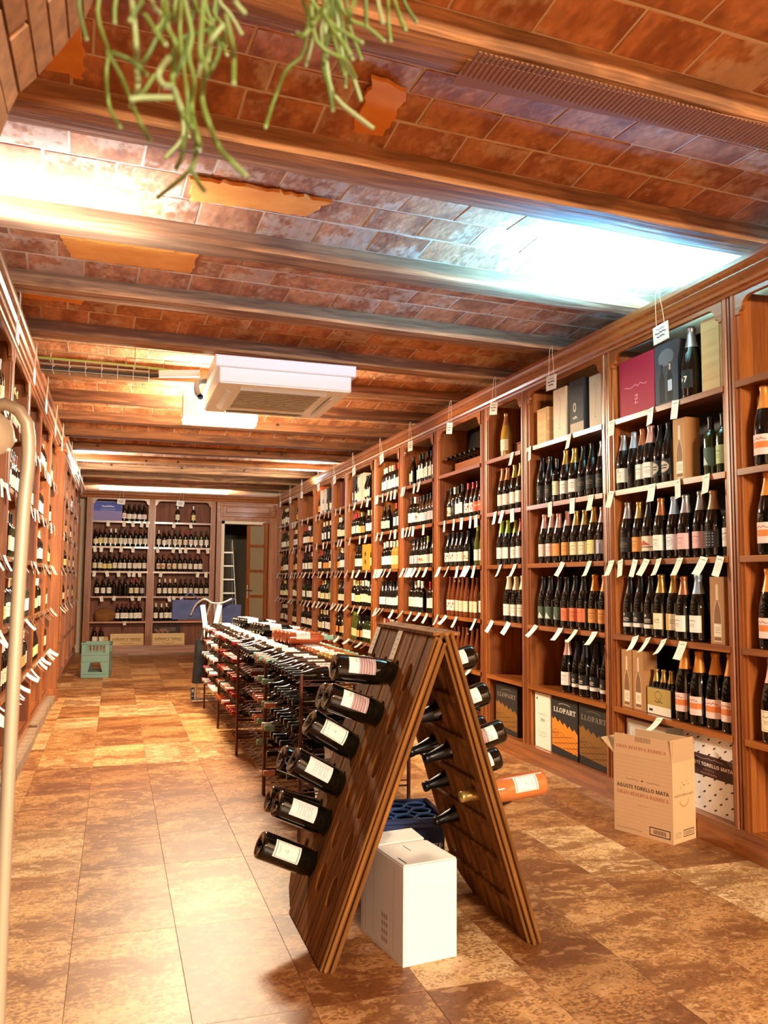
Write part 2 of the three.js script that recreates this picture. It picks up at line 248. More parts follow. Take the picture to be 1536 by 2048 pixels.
// ---------- room shell ----------
const XL = -0.95, XR = 3.12, ZB = -15.24, ZF = 4.6, YS = 2.945;
{
  const floor = structGroup('floor');
  mesh('grout_bed', bx(XL - 0.2, XR + 0.2, -0.14, -0.0035, ZB - 2.6, ZF + 0.2), M.grout, floor);
  const variants = []; for (let i = 0; i < 12; i++) variants.push(uvm(cham(0.3488, 0.7018, 0.02, 0.0005).rotateX(-Math.PI / 2).translate(0, -0.01, 0), rr(0, 9), rr(0, 9)));
  for (let r = -6; r < 21; r++) for (let c = -2; c < 9; c++) {
    const t = new THREE.Mesh(pick(variants), M.tiles[Math.floor(H2(c + 40, r + 40, 3) * 5)]); t.name = 'tile'; t.castShadow = t.receiveShadow = true;
    t.position.set(-0.1 + 0.35 * c + 0.175, H2(c, r, 8) * 0.0006, -3.2 - 0.703 * r - 0.35); if (rnd() < 0.5) t.rotation.y = Math.PI; if (t.position.z - 0.35 > ZB - 2.4) floor.add(t);
  }
}
struct('wall_left', bx(XL - 0.15, XL, -0.1, 3.1, ZB - 0.15, ZF), M.plaster);
struct('wall_right', bx(XR, XR + 0.15, -0.1, 3.1, ZB - 0.15, ZF), M.plaster);
struct('wall_front', bx(XL - 0.15, XR + 0.15, -0.1, 3.1, ZF, ZF + 0.15), M.plaster);
struct('wall_back', [bx(XL, 1.76, -0.1, 3.1, ZB - 0.15, ZB), bx(2.68, XR, -0.1, 3.1, ZB - 0.15, ZB), bx(1.76, 2.68, 2.31, 3.1, ZB - 0.15, ZB)], M.plaster);
{ // store room behind the door
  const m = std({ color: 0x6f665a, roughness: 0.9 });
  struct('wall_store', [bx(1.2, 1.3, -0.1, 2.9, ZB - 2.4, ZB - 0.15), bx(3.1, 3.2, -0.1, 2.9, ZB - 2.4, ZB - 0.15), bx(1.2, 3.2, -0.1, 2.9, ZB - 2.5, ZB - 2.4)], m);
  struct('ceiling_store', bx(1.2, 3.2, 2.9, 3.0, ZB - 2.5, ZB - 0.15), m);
}
{
  const ceiling = structGroup('ceiling');
  mesh('slab', bx(XL - 0.15, XR + 0.15, 3.02, 3.16, ZB - 0.15, ZF + 0.15), M.mortarDark, ceiling);
  const zs = [4.3, 3.4, 2.46, 1.53, 0.6, -0.32, -1.25, -2.18, -3.0, -3.985, -4.92, -5.83, -6.85, -7.8, -8.8, -9.8, -10.8, -11.8, -12.8, -13.8, -14.9], sk = zs.map((z) => z < -0.5 && z > -6.4 ? -0.05 : z < -6.4 ? 0.03 : 0), BW = 0.15;
  zs.forEach((z, k) => {
    const g = new THREE.BoxGeometry(XR - XL, 0.13, BW, 40, 2, 3), p = g.attributes.position;
    for (let i = 0; i < p.count; i++) { const x = p.getX(i), y = p.getY(i), zz = p.getZ(i); const f = y < 0 ? 1 : 0.4; p.setXYZ(i, x, y + f * 0.012 * (fbm(x * 2.2, k * 7 + zz * 3, 811, 2) - 0.5) + (y < -0.06 && Math.abs(zz) > 0.07 ? 0.006 : 0), zz + 0.014 * (fbm(x * 2.6 + 9, k * 5 + y * 4, 812, 2) - 0.5)); }
    g.computeVertexNormals();
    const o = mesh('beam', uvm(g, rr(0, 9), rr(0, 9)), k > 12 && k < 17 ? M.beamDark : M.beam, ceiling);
    o.position.set((XL + XR) / 2, 2.85 + 0.065, z - BW / 2 + sk[k] * ((XL + XR) / 2 - 1)); o.rotation.y = -sk[k];
  });
  // thin bricks in shallow vaults between the beams
  const bw = 0.287, vars = []; for (let i = 0; i < 10; i++) vars.push([1.5, 1.6, 1.4, 1.62][i % 4] && uvm(cham(bw - 0.011, 0.03, 0.1, 0.002).scale(1, 1, 1), rr(0, 9), rr(0, 9)));
  const list = [], beds = [];
  for (let k = 5; k < zs.length - 1; k++) {
    const z0 = zs[k] - BW + 0.004, z1 = zs[k + 1] - 0.004, n = Math.abs(z1 - z0) > 0.95 ? 5 : 4, dz = (z0 - z1) / n;
    for (let j = 0; j < n; j++) {
      const a = (j + 0.5) / n, y = YS + 0.034 * Math.sin(Math.PI * a), tilt = 0.034 * Math.PI * Math.cos(Math.PI * a) / (z0 - z1), zc = z0 - dz * (j + 0.5), s = (sk[k] * (1 - a) + sk[k + 1] * a);
      const bed = box(XR - XL, 0.03, dz + 0.004).rotateX(tilt).rotateY(-s).translate((XL + XR) / 2, y + 0.014, zc + s * ((XL + XR) / 2 - 1)); beds.push(bed);
      const off = (j % 2) * bw / 2 + rr(-0.04, 0.04);
      for (let x = XL + off; x < XR - 0.1; x += bw) list.push({ x: x + bw / 2, y: y + 0.0125 + rr(-0.003, 0), z: zc + s * (x + bw / 2 - 1), tilt, s, dz: dz - 0.011, k });
    }
  }
  mesh('mortar_bed', beds, M.mortar, ceiling);
  const q = new THREE.Vector3();
  const vis = (b) => { q.set(b.x, b.y, b.z).project(camera); return b.z < -0.5 && Math.abs(q.x) < 1.1 && q.y < 1.1 && q.y > -1; };
  list.sort((a, b) => (vis(b) ? 1 : 0) - (vis(a) ? 1 : 0) || b.z - a.z);
  const white = (b) => { const r = rnd(), w = (b.z < -3.1 && b.z > -6.6 ? 0.6 : 0.2) + (b.x > 0.7 ? 0.2 : 0); return r < w * 0.45 ? 2 : r < w ? 1 : r < w + 0.25 ? 3 : 0; };
  const rest = [[], [], [], []];
  list.forEach((b, i) => {
    const mi = white(b), g = vars[i % vars.length];
    const o = new THREE.Mesh(g, M.bricks[mi]); o.position.set(b.x, b.y, b.z); o.rotation.set(b.tilt + rr(-0.008, 0.008), -b.s + rr(-0.012, 0.012), rr(-0.006, 0.006)); o.scale.set(1, 1, b.dz / 0.1); o.castShadow = o.receiveShadow = true;
    if (i < 300) { o.name = 'brick'; ceiling.add(o); } else { o.updateMatrix(); rest[mi].push(g.clone().applyMatrix4(o.matrix)); }
  });
  rest.forEach((r, i) => { if (r.length) { const o = mesh('far_bricks', r, M.bricks[i], ceiling); o.userData.kind = 'stuff'; } });
  // patches of orange repair plaster
  const patch = (pts, y) => {
    const c = new THREE.Path(), P = []; for (let i = 0; i < pts.length; i++) { const [a, b] = pts[i], [d, e] = pts[(i + 1) % pts.length], n = Math.max(3, Math.round(Math.hypot(d - a, e - b) / 0.03)); for (let k = 0; k < n; k++) { const t = k / n, w = Math.abs(d - a) > Math.abs(e - b) ? 0.02 : 0.02; P.push([a + (d - a) * t + (rnd() - 0.5) * w, -(b + (e - b) * t) + (rnd() - 0.5) * w]); } }
    mesh('plaster_patch', uvm(ext(shape(P), 0.018, 0.002).rotateX(-Math.PI / 2).translate(0, y, 0)), M.patch, ceiling);
  };
  patch([[0.25, -3.5], [0.87, -3.53], [0.8, -3.71], [0.27, -3.72]], 2.952);
  patch([[-0.31, -4.35], [0.36, -4.37], [0.35, -4.64], [-0.27, -4.62]], 2.955);
  patch([[-0.5, -2.42], [-0.15, -2.45], [-0.16, -2.97], [-0.5, -2.97]], 2.95);
  patch([[0.78, -2.58], [0.92, -2.62], [0.93, -2.97], [0.8, -2.97]], 2.952);
  patch([[-0.6, -5.22], [-0.23, -5.26], [-0.25, -5.4], [-0.6, -5.38]], 2.955);
  // ribbed plaster lath nailed under the near beam
  const ribs = []; for (let x = 1.0; x < 3.0; x += 0.018) ribs.push(box(0.008, 0.004, 0.128, x, 2.8465, -2.255 - 0.05 * (x - 1)).rotateY(0));
  ribs.push(box(2.1, 0.003, 0.13, 2.03, 2.849, -2.305).rotateY(0));
  mesh('ribbed_lath', ribs, std({ color: 0x94684c, roughness: 0.9 }), ceiling);
}
// ---------- built-in shelving ----------
const SH = [0.125, 0.54, 0.955, 1.382, 1.79, 2.21];    // tops of the base and of five shelves
const HT = 2.645;
const nosing = (w) => { const s = shape([[-0.012, -0.03], [0.006, -0.03], [0.011, -0.026], [0.011, -0.02], [0.006, -0.0165], [0.006, -0.0145], [0.012, -0.011], [0.012, -0.004], [0.008, 0], [-0.012, 0]]); return ext(s, w).rotateY(Math.PI / 2); };
const BAYS = {};
function bay(key, label, pos, turn, w, o = {}) {
  const D = o.D ?? 0.29, sw = o.sw ?? 0.09, levels = o.levels ?? SH, t = thing('shelf_bay', label, 'shelving', pos, turn, o.group);
  mesh('side_panel', bx(0, 0.018, 0, HT, -D, -0.004, rr(0, 5), rr(0, 5)), M.cabV, t);
  mesh('side_panel', bx(w - 0.018, w, 0, HT, -D, -0.004, rr(0, 5), rr(0, 5)), M.cabV, t);
  mesh('back_panel', bx(0.018, w - 0.018, 0, HT, -D, -D + 0.012, rr(0, 5), rr(0, 5)), o.back ?? M.cabShade, t);
  for (const y of levels.slice(1)) mesh('shelf', [bx(0.018, w - 0.018, y - 0.02, y, -D + 0.012, -0.012, rr(0, 5), rr(0, 5)), uvm(nosing(w).translate(0, y, 0), rr(0, 5))], M.cabH, t);
  mesh('base', [bx(0.018, w - 0.018, levels[0] - 0.02, levels[0], -D + 0.012, -0.01), bx(-sw, w, 0, 0.098, -0.03, 0.012, rr(0, 5)), uvm(nosing(w + sw).translate(-sw, levels[0], 0.004), rr(0, 5))], M.cabH, t);
  // upright with two grooves
  const st = (x0, wd) => { const p = [[0, -0.02], [0, 0.004], [wd * 0.1, 0.008], [wd * 0.26, 0.008], [wd * 0.32, -0.003], [wd * 0.4, -0.003], [wd * 0.44, 0.004], [wd * 0.56, 0.004], [wd * 0.6, -0.003], [wd * 0.68, -0.003], [wd * 0.74, 0.008], [wd * 0.9, 0.008], [wd, 0.004], [wd, -0.02]]; return uvm(ext(shape(p.map(([a, b]) => [a, -b])), HT - levels[0]).rotateX(-Math.PI / 2).translate(x0, levels[0], 0), rr(0, 5), rr(0, 5)); };
  mesh('upright', st(-sw, sw), M.cabV, t); if (o.end) mesh('upright', st(w, 0.07), M.cabV, t);
  // arched head with bracketed corners
  const a = 0.075, P = [[0, HT], [0, 2.53], [0.03, 2.53], [0.034, 2.545], [0.05, 2.55]];
  for (let k = 0; k <= 6; k++) { const th = k / 6 * Math.PI / 2; P.push([0.05 + 0.055 * (1 - Math.cos(th)), 2.552 + 0.055 * Math.sin(th)]); }
  const Q = P.slice(1).map(([x, y]) => [w - x, y]).reverse();
  mesh('arched_head', uvm(ext(shape([...P, ...Q, [w, HT]]), 0.022, 0.003).translate(0, 0, -0.018), rr(0, 5)), M.cabH, t);
  t.updateMatrixWorld(true);
  const b = { key, t, w, D, levels, name: o.name ?? key, shelf: (i) => ['base', 'fifth shelf', 'fourth shelf', 'third shelf', 'second shelf', 'top shelf'][i], m: t.matrixWorld };
  return BAYS[key] = b;
}
const mat4 = (x, y, z, ry = 0, rx = 0, rz = 0, s = 1) => new THREE.Matrix4().compose(new THREE.Vector3(x, y, z), new THREE.Quaternion().setFromEuler(new THREE.Euler(rx, ry, rz)), new THREE.Vector3(s, s, s));
// a shelf of bottles: 'type glass foil label count', '_ n' leaves n places free
function row(key, lv, specs, o = {}) {
  const b = BAYS[key], L0 = []; for (const s of specs) { const [t, g, c, l, n] = s.split(' '); if (t === '_') for (let k = 0; k < +g; k++) L0.push(null); else for (let k = 0; k < +(n ?? 1); k++) L0.push([t, g, c === '-' ? null : c, l]); }
  const u0 = o.u0 ?? 0.05, u1 = o.u1 ?? b.w - 0.05, n = o.n ?? L0.length, st = (u1 - u0) / n; let no = 0;
  L0.forEach((q, i) => {
    if (!q) return; const u = u0 + st * (i + 0.5) + rr(-0.006, 0.006);
    bottle(q[0], q[1], q[2], q[3], b.m.clone().multiply(mat4(u, b.levels[lv], o.d ?? -0.058 + rr(-0.01, 0.008), rr(-0.35, 0.35) + (o.yaw ?? 0))), `${ORD[no++]} from left, ${b.shelf(lv)}, ${b.name}`, (o.s ?? 1) * (q[0] === 'cha' ? 1.06 : 1) * rr(0.98, 1.02));
  });
}
// paper price tags over the shelf edges
const tagM = [0, 1, 2].map((i) => printed(64, 96, (g, w, h) => { fill(g, ['#f6f0e2', '#f2ead8', '#f7f3ea'][i], 0, 0, w, h); scrib(g, '#8d8274', 12, 8, 40, 12, 1, 3); scrib(g, '#b4aa9a', 10, 30, 44, 40, 4, 1.2); }));
const tagGeo = [0.1, 0.3, 0.6, 0.95, 1.25].map((a) => { const g = new THREE.BoxGeometry(0.053, 0.1, 0.0012, 1, 6, 1).translate(0, -0.05, 0), p = g.attributes.position; for (let i = 0; i < p.count; i++) { const y = p.getY(i), t = -y / 0.1; p.setZ(i, p.getZ(i) + 0.02 * a * t * t); } g.computeVertexNormals(); return g.rotateX(-a * 0.55); });
const tagCount = {};
function tags(key, lv, us, o = {}) {
  const b = BAYS[key]; us.forEach((f) => {
    const n = tagCount[key + lv] = (tagCount[key + lv] ?? -1) + 1, low = lv < 2 ? 3 : lv < 3 ? 2 : lv < 4 ? 1 : 0;
    const t = mesh('price_tag', tagGeo[Math.min(4, low + Math.floor(rnd() * 2))], pick(tagM));
    t.applyMatrix4(b.m.clone().multiply(mat4(f * b.w, b.levels[lv] + 0.0005, 0.0155, rr(-0.15, 0.15), 0, rr(-0.16, 0.16) * (1 + low * 0.5))));
    tag(t, `white paper price tag, ${ORD[n]} from left on edge of ${b.shelf(lv)}, ${b.name}`, 'price tag', 'paper price tags on the shelf edges');
  });
}
const cards = {};
function sign(key, f = 0.5, o = {}) {
  const b = BAYS[key], t = thing('hanging_sign', `small white card sign on wire loops from the cornice, ${b.name}`, 'sign');
  t.applyMatrix4(b.m.clone().multiply(mat4(f * b.w, 2.69, 0.075, 0, 0, rr(-0.2, 0.2), 1.3)));
  mesh('card', uvm(cham(0.1, 0.075, 0.003, 0.001)).translate(0, -0.09, 0), M.whiteCard, t);
  const p = mesh('printed_face', new THREE.PlaneGeometry(0.096, 0.07).translate(0, -0.09, 0.0018), o.m ?? signM, t);
  mesh('wire_loop', tube([[-0.026, -0.056, 0], [-0.022, 0, 0.002], [-0.016, 0.05, 0.005], [-0.012, 0.084, 0.004], [0, 0.094, 0.001], [0.012, 0.084, 0.004], [0.016, 0.05, 0.005], [0.022, 0, 0.002], [0.026, -0.056, 0]], 0.0012, 32, 4), M.cream, t);
}
const signM = printed(128, 96, (g, w, h) => { fill(g, '#f4f0e6', 0, 0, w, h); scrib(g, '#55504a', 30, 14, 70, 12, 1, 4); scrib(g, '#55504a', 16, 34, 96, 14, 1, 7); scrib(g, '#55504a', 30, 56, 68, 14, 1, 7); });
function carton(name, label, cat, [w, h, d], body, front, key, lv, u, back = 0.01, o = {}) {
  const b = BAYS[key], t = thing(name, label, cat, [0, 0, 0], 0, o.group); t.applyMatrix4(b.m.clone().multiply(mat4(u, b.levels[lv], -back - d / 2, o.yaw ?? 0)));
  mesh('box_body', uvm(cham(w, h, d, 0.002), rr(0, 3)).translate(0, h / 2, 0), body, t);
  if (front) mesh('printed_face', new THREE.PlaneGeometry(w - 0.006, h - 0.006).translate(0, h / 2, d / 2 + 0.0006), front, t);
  if (o.extra) o.extra(t); return t;
}
// right wall: z of each bay's far and near side, as built
const XFR = 2.79;
const RB = [[-3.2, -2.2], [-4.26, -3.285], [-5.315, -4.345], [-6.0, -5.41], [-7.05, -6.125], [-8.03, -7.19], [-8.94, -8.18], [-10.2, -9.13], [-10.9, -10.3], [-12.0, -11.0], [-13.1, -12.1], [-13.8, -13.2], [-14.86, -13.9]];
const RN = ORD.map((o) => `${o} right bay`);
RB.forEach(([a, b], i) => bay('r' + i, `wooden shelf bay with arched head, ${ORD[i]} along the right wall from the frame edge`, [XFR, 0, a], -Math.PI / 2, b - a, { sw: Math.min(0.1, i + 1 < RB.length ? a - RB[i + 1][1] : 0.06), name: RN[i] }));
const XFL = -0.6;
const LBy = [[-1.25, -2.2], [-2.28, -3.25], [-3.33, -4.28], [-4.36, -5.28], [-5.36, -6.28], [-6.36, -7.28], [-7.36, -8.4], [-8.48, -9.24]];
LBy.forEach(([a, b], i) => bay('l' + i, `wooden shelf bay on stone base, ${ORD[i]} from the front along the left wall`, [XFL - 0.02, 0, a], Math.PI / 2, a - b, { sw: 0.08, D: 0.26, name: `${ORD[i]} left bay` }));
const LF = [[-9.5, -10.5], [-10.58, -11.6], [-11.68, -12.7], [-12.78, -13.8]];
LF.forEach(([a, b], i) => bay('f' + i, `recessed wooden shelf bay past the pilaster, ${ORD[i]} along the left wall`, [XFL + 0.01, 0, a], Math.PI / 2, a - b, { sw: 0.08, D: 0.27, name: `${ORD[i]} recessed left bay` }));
const ZC = -14.91;
bay('b0', 'wooden shelf bay of wine against the back wall, beside the left corner', [-0.4, 0, ZC], 0, 0.94, { sw: 0.09, name: 'back wall left bay', back: M.cabMid, D: 0.29, levels: [0.13, 0.54, 0.965, 1.39, 1.81, 2.245] });
bay('b1', 'wooden shelf bay of wine against the back wall, next to the open door', [0.625, 0, ZC], 0, 0.975, { sw: 0.085, name: 'back wall right bay', back: M.cabMid, D: 0.29, end: true, levels: [0.13, 0.54, 0.965, 1.39, 1.81, 2.245] });
// cornices: one moulding per wall
const cor = [[0, 2.635], [0.012, 2.635], [0.016, 2.648], [0.03, 2.655], [0.034, 2.672], [0.046, 2.68], [0.056, 2.7], [0.05, 2.708], [0.05, 2.714], [0.068, 2.726], [0.074, 2.742], [0.074, 2.765], [0, 2.765], [-0.3, 2.765], [-0.3, 2.75], [0, 2.75]];
const cornice = (n, x0, x1, pos, turn, cut = 0.3) => { const o = struct(n, uvm(ext(shape(cor.map(([a, b]) => [a, b])), x1 - x0).rotateY(-Math.PI / 2).rotateY(Math.PI).translate(0, 0, 0), 0, 0), M.cabH); o.geometry.rotateY(0); o.position.set(...pos); o.rotation.y = turn; return o; };
{ // profile x = out from the wall, extruded along the wall
  const prof = (len) => uvm(ext(shape(cor), len), rr(0, 4));           // along +z, out along +x
  const put = (n, len, pos, turn) => { const o = struct(n, prof(len), M.cabH); o.position.set(...pos); o.rotation.y = turn; };
  put('trim_1', 12.9, [XFR, 0, -2.0], Math.PI);                         // right wall, out along -x
  put('trim_2', 8.1, [XFL - 0.02, 0, -9.3], 0);
  put('trim_3', 5.5, [XFL + 0.01, 0, -14.9], 0);
  put('trim_4', 3.36, [-0.59, 0, ZC], Math.PI / 2 * -1); scene.getObjectByName('trim_4').position.set(2.78, 0, ZC);
}
// pilaster that ends the near left shelving, panelled stretch in the far left corner, stone base
mesh('pilaster', [uvm(cham(0.32, 2.53, 0.15, 0.006)).translate(-0.7, 1.375, -9.37), uvm(cham(0.34, 0.12, 0.17, 0.004)).translate(-0.69, 0.062, -9.37), uvm(cham(0.335, 0.05, 0.165, 0.008)).translate(-0.692, 2.6, -9.37)], M.cabV).userData = { kind: 'structure' };
{
  const t = structGroup('trim_5');
  mesh('corner_panel', bx(-0.86, XFL, 0, HT, -14.9, -13.88, 1, 2), M.cabV, t);
  for (let z = -14.85; z < -13.9; z += 0.24) mesh('panel_moulding', uvm(cham(0.03, 2.3, 0.05, 0.006)).translate(XFL + 0.005, 1.32, z), M.cabV, t);
  mesh('panel_moulding', bx(XFL - 0.02, XFL + 0.015, 0, 0.1, -14.9, -13.88), M.cabH, t);
}
{
  const t = structGroup('baseboard_left'); let z = -2.0;
  while (z > -9.2) { const l = rr(0.28, 0.42), h = rr(0.05, 0.085); mesh('stone', uvm(cham(rr(0.06, 0.085), h, l - 0.006, 0.008)).translate(XFL + 0.02, h / 2, z - l / 2), M.stone, t); z -= l; }
}

// ---------- what stands on the right shelves ----------
const S = (s) => s.split('|').map((q) => q.trim());
// bay 1 (cut by the frame edge): only its far end shows
row('r0', 4, S('mag'.length ? 'cha dark orange wavy 1|_ 6' : ''), { s: 1.12 }); row('r0', 3, S('cha dark orange wavy 1|_ 6'), { s: 1.12 }); row('r0', 2, S('cha dark orange wavy 1|cha dark pink rose 1|_ 5'), { s: 1.1 }); row('r0', 1, S('cha dark pink cream 1|_ 6'), { s: 1.1 });
row('r1', 4, S('cha dark silver crest 1|cha dark blue none 1|cha dark rosegold white 1|cha dark pink white 1|cha dark black oval 2|_ 3|bdx green black teal 1|bdx green black green 1'), { u0: 0.02 });
row('r1', 3, S('cha dark silver black 1|cha dark gold orange 1|cha dark black scene 1|cha dark rosegold white 1|cha dark blue round 1|cha dark silver pink 2|cha dark tan dots 1|bdx dark black white 1'), { u0: 0.02, u1: 0.97 });
row('r1', 2, S('cha dark black band 3|cha dark gold gold 2|cha dark rosegold white 1|cha dark blue white 1|_ 2'), { u0: 0.03 });
row('r1', 1, S('cha dark orange wavy 4'), { u0: 0.5, u1: 0.96, s: 1.1 });
row('r1', 5, S('cha dark silver seven 1'), { u0: 0.6, u1: 0.75, s: 1.12 });
row('r2', 4, S('cha dark black black 2|bdx dark black cream 1|cha dark gold white 2|cha dark black black 2|cha dark silver black 1'), { u0: 0.07 });
row('r2', 3, S('cha dark pink rose 2|cha dark pink orange 2|cha dark gold cream 2|cha dark gold yellow 1|cha dark pink lilac 1'), { u0: 0.07 });
row('r2', 2, S('cha dark black teal 3|cha dark black salmon 3|cha dark orange orange 2'), { u0: 0.06 });
row('r2', 1, S('_ 3|cha dark pink white 1|cha dark black band 4'), { u0: 0.06, u1: 0.93 });
row('r3', 5, S('_ 1|cha gold rosegold cream 1|_ 2'), { s: 1 }); row('r3', 4, S('cha dark rosegold rose 2|cha dark gold white 2'), { u0: 0.1 }); row('r3', 3, S('cha dark green white 3|cha dark red round 1'), { u0: 0.1 }); row('r3', 2, S('_ 1|cha dark cream white 3'), { u0: 0.12 });
row('r4', 4, S('bur dark black scene 1|bdx dark white black 1|bdx dark black white 2|bur dark red redwhite 2|bur dark wine red 2'), { u0: 0.1 });
row('r4', 3, S('bur dark black redwhite 2|bur dark black draw 2|bur dark black scene 1|_ 1|rhi olive green white 2'), { u0: 0.09 });
row('r4', 2, S('rhi amber - redwhite 2|rhi amber - cream 5|bdx dark black draw 1'), { u0: 0.09 });
row('r4', 1, S('_ 1|rhi amber - white 6|_ 1'), { u0: 0.1 });
row('r5', 5, S('bur dark black cream 1|_ 1|bdx dark black white 5'), { u0: 0.09, s: 1 });
row('r5', 4, S('bdx dark black white 1|bdx dark white white 1|bdx dark wine scene 1|bur dark black crest 2|bur dark black lilac 3'), { u0: 0.08 });
row('r5', 3, S('bur dark black lilac 3|bur dark black scene 2|bur dark green draw 1|_ 1|bur dark black draw 1'), { u0: 0.08 });
row('r5', 2, S('bdx dark black cream 1|bdx dark white white 2|bdx dark white white 1|_ 1|bdx dark red white 2'), { u0: 0.08 });
row('r6', 5, S('bdx dark white white 2|bdx dark cream crest 2|bdx dark red white 2|bdx dark wine crest 1'), { u0: 0.08 });
row('r6', 4, S('bur dark black cream 2|_ 2|bdx dark red white 2'), { u0: 0.08 });
row('r6', 3, S('bdx dark white white 2|bdx dark white white 1|bdx gold cream yellow 3'), { u0: 0.08 });
row('r6', 2, S('bur dark black white 3|bur dark black crest 3|bdx dark red white 1'), { u0: 0.06 });
row('r6', 1, S('bdx dark salmonpink white 3|bdx dark cream white 2|_ 1'), { u0: 0.08 });
row('r5', 1, S('_ 1|bdx dark black white 2|_ 1|bdx dark wine cream 2'), { u0: 0.08 });
const MIX = ['bdx dark black white', 'bdx dark red crest', 'bur dark black cream', 'bdx dark wine white', 'bdx dark white cream', 'bur dark gold yellow', 'bdx green black white', 'rhi olive green green', 'bdx dark cream round', 'bur dark black orange'];
for (let i = 7; i < 13; i++) for (let lv = 1; lv < 6; lv++) {
  const n = Math.round((RB[i][1] - RB[i][0] - 0.12) / 0.105), s = []; let k = 0;
  if (lv === 5 && (i === 8 || i === 10)) continue;
  while (k < n) { const m = 1 + Math.floor(rnd() * 3); s.push(rnd() < 0.15 ? '_ 1' : `${pick(MIX)} ${Math.min(m, n - k)}`); k += m; }
  row('r' + i, lv, s, { u0: 0.1 });
}
const T = (k, o) => Object.entries(o).forEach(([lv, us]) => tags(k, +lv, us));
T('r1', { 5: [0.03, 0.42, 0.64], 4: [0.02, 0.42, 0.64, 0.87], 3: [0.01, 0.1, 0.25, 0.36, 0.47, 0.65, 0.84, 0.96], 2: [0.24, 0.36, 0.5, 0.66], 1: [0.45] });
T('r2', { 5: [0.06, 0.62], 4: [0.35, 0.65, 0.88], 3: [0.52, 0.85], 2: [0.14, 0.48, 0.68, 0.9] });
T('r3', { 5: [0.8], 4: [0.3, 0.52, 0.78], 3: [0.45, 0.86], 2: [0.2, 0.68] });
T('r4', { 4: [0.2, 0.44, 0.62, 0.82, 0.93], 3: [0.08, 0.3, 0.52, 0.7, 0.78, 0.9], 2: [0.03, 0.25, 0.5, 0.92], 1: [0.3, 0.8] });
T('r5', { 5: [0.04, 0.12, 0.45, 0.62], 4: [0.04, 0.2, 0.32, 0.42, 0.76], 3: [0.08, 0.2, 0.3, 0.38, 0.5, 0.66, 0.86], 2: [0.05, 0.36, 0.65, 0.88], 1: [0.3] });
T('r6', { 5: [0.03, 0.12, 0.35, 0.6, 0.74, 0.92], 4: [0.12, 0.35, 0.75, 0.92], 3: [0.04, 0.16, 0.28, 0.36, 0.5, 0.74], 2: [0.08, 0.25, 0.4, 0.86], 1: [0.4] });
for (let i = 7; i < 13; i++) T('r' + i, { 5: i % 2 ? [0.15, 0.4, 0.7, 0.9] : [0.3, 0.7], 4: [0.2, 0.6, 0.85], 3: [0.1, 0.35, 0.6, 0.88], 2: [0.15, 0.4, 0.65, 0.9], 1: i < 11 ? [0.2, 0.45, 0.7, 0.9] : [] });
for (let i = 1; i < 13; i++) sign('r' + i, i === 1 ? 0.6 : 0.5);

// boxes and gift packs
const flat = (c, r = 0.6) => std({ color: c, roughness: r });
const script = (bg, ink, draw) => printed(128, 192, (g, w, h) => { fill(g, bg, 0, 0, w, h); draw(g, w, h); });
carton('gift_box', 'large flat crimson gift box with faint script on the top shelf', 'box', [0.34, 0.345, 0.09], flat(0x9c1230), script('#a31434', '', (g, w, h) => { scrib(g, '#d8909c', 20, 84, 84, 18, 1, 2.5); scrib(g, '#d8909c', 58, 120, 12, 36, 3, 2); }), 'r1', 5, 0.215, 0.03);
carton('bottle_box', 'dark grey gift box with clear window showing two bottles, beside crimson box', 'box', [0.2, 0.35, 0.1], flat(0x3a3a44), script('#3d3d47', '', (g, w, h) => { g.fillStyle = '#6c6a70'; g.beginPath(); g.ellipse(64, 44, 44, 26, 0, 0, 7); g.fill(); g.fillStyle = '#15100f'; for (const x of [40, 84]) { g.beginPath(); g.moveTo(x - 16, 180); g.lineTo(x - 16, 110); g.lineTo(x - 5, 84); g.lineTo(x - 5, 62); g.lineTo(x + 5, 62); g.lineTo(x + 5, 84); g.lineTo(x + 16, 110); g.lineTo(x + 16, 180); g.fill(); } fill(g, '#c3c9d6', 72, 116, 24, 34); fill(g, '#cfa98a', 80, 66, 9, 20); }), 'r1', 5, 0.49, 0.03);
{ // white hand lettering on the big dark bottle
  const t = carton('wine_crate', 'upright plain pine bottle crate with knot at the right end of top shelf', 'crate', [0.15, 0.38, 0.11], M.pine, null, 'r1', 5, 0.85, 0.03, { extra: (o) => { mesh('knot', new THREE.CylinderGeometry(0.012, 0.012, 0.002, 10).rotateX(Math.PI / 2).translate(0, 0.3, 0.0555), flat(0x5a3418), o); mesh('sliding_lid', uvm(cham(0.13, 0.36, 0.004, 0.001)).translate(0, 0.19, 0.0565), M.pine, o); } });
}
const packM = printed(128, 192, (g, w, h) => { fill(g, '#b5824e', 0, 0, w, h); g.strokeStyle = '#ecd6b8'; g.lineWidth = 3; g.fillStyle = '#8a5c30'; g.beginPath(); g.moveTo(30, 184); g.lineTo(30, 120); g.quadraticCurveTo(34, 86, 54, 72); g.lineTo(56, 24); g.lineTo(72, 24); g.lineTo(74, 72); g.quadraticCurveTo(94, 86, 98, 120); g.lineTo(98, 184); g.closePath(); g.fill(); g.stroke(); fill(g, '#e4cdb0', 54, 20, 20, 46); fill(g, '#efe2c8', 32, 134, 64, 38); scrib(g, '#8c7450', 42, 142, 44, 20, 3, 1.2); });
[['r1', 4, 0.6, 'on second shelf'], ['r1', 2, 0.86, 'on fourth shelf, end of row'], ['r1', 1, 0.09, 'on fifth shelf, outer one of pair'], ['r1', 1, 0.2, 'on fifth shelf, inner one of pair']].forEach(([k, lv, u, w]) => carton('bottle_carton', `tan card bottle carton printed with a pale bottle, ${w}`, 'carton', [0.105, 0.33, 0.09], flat(0xb07c48), packM, k, lv, u, 0.02, { group: 'tan printed bottle cartons' }));
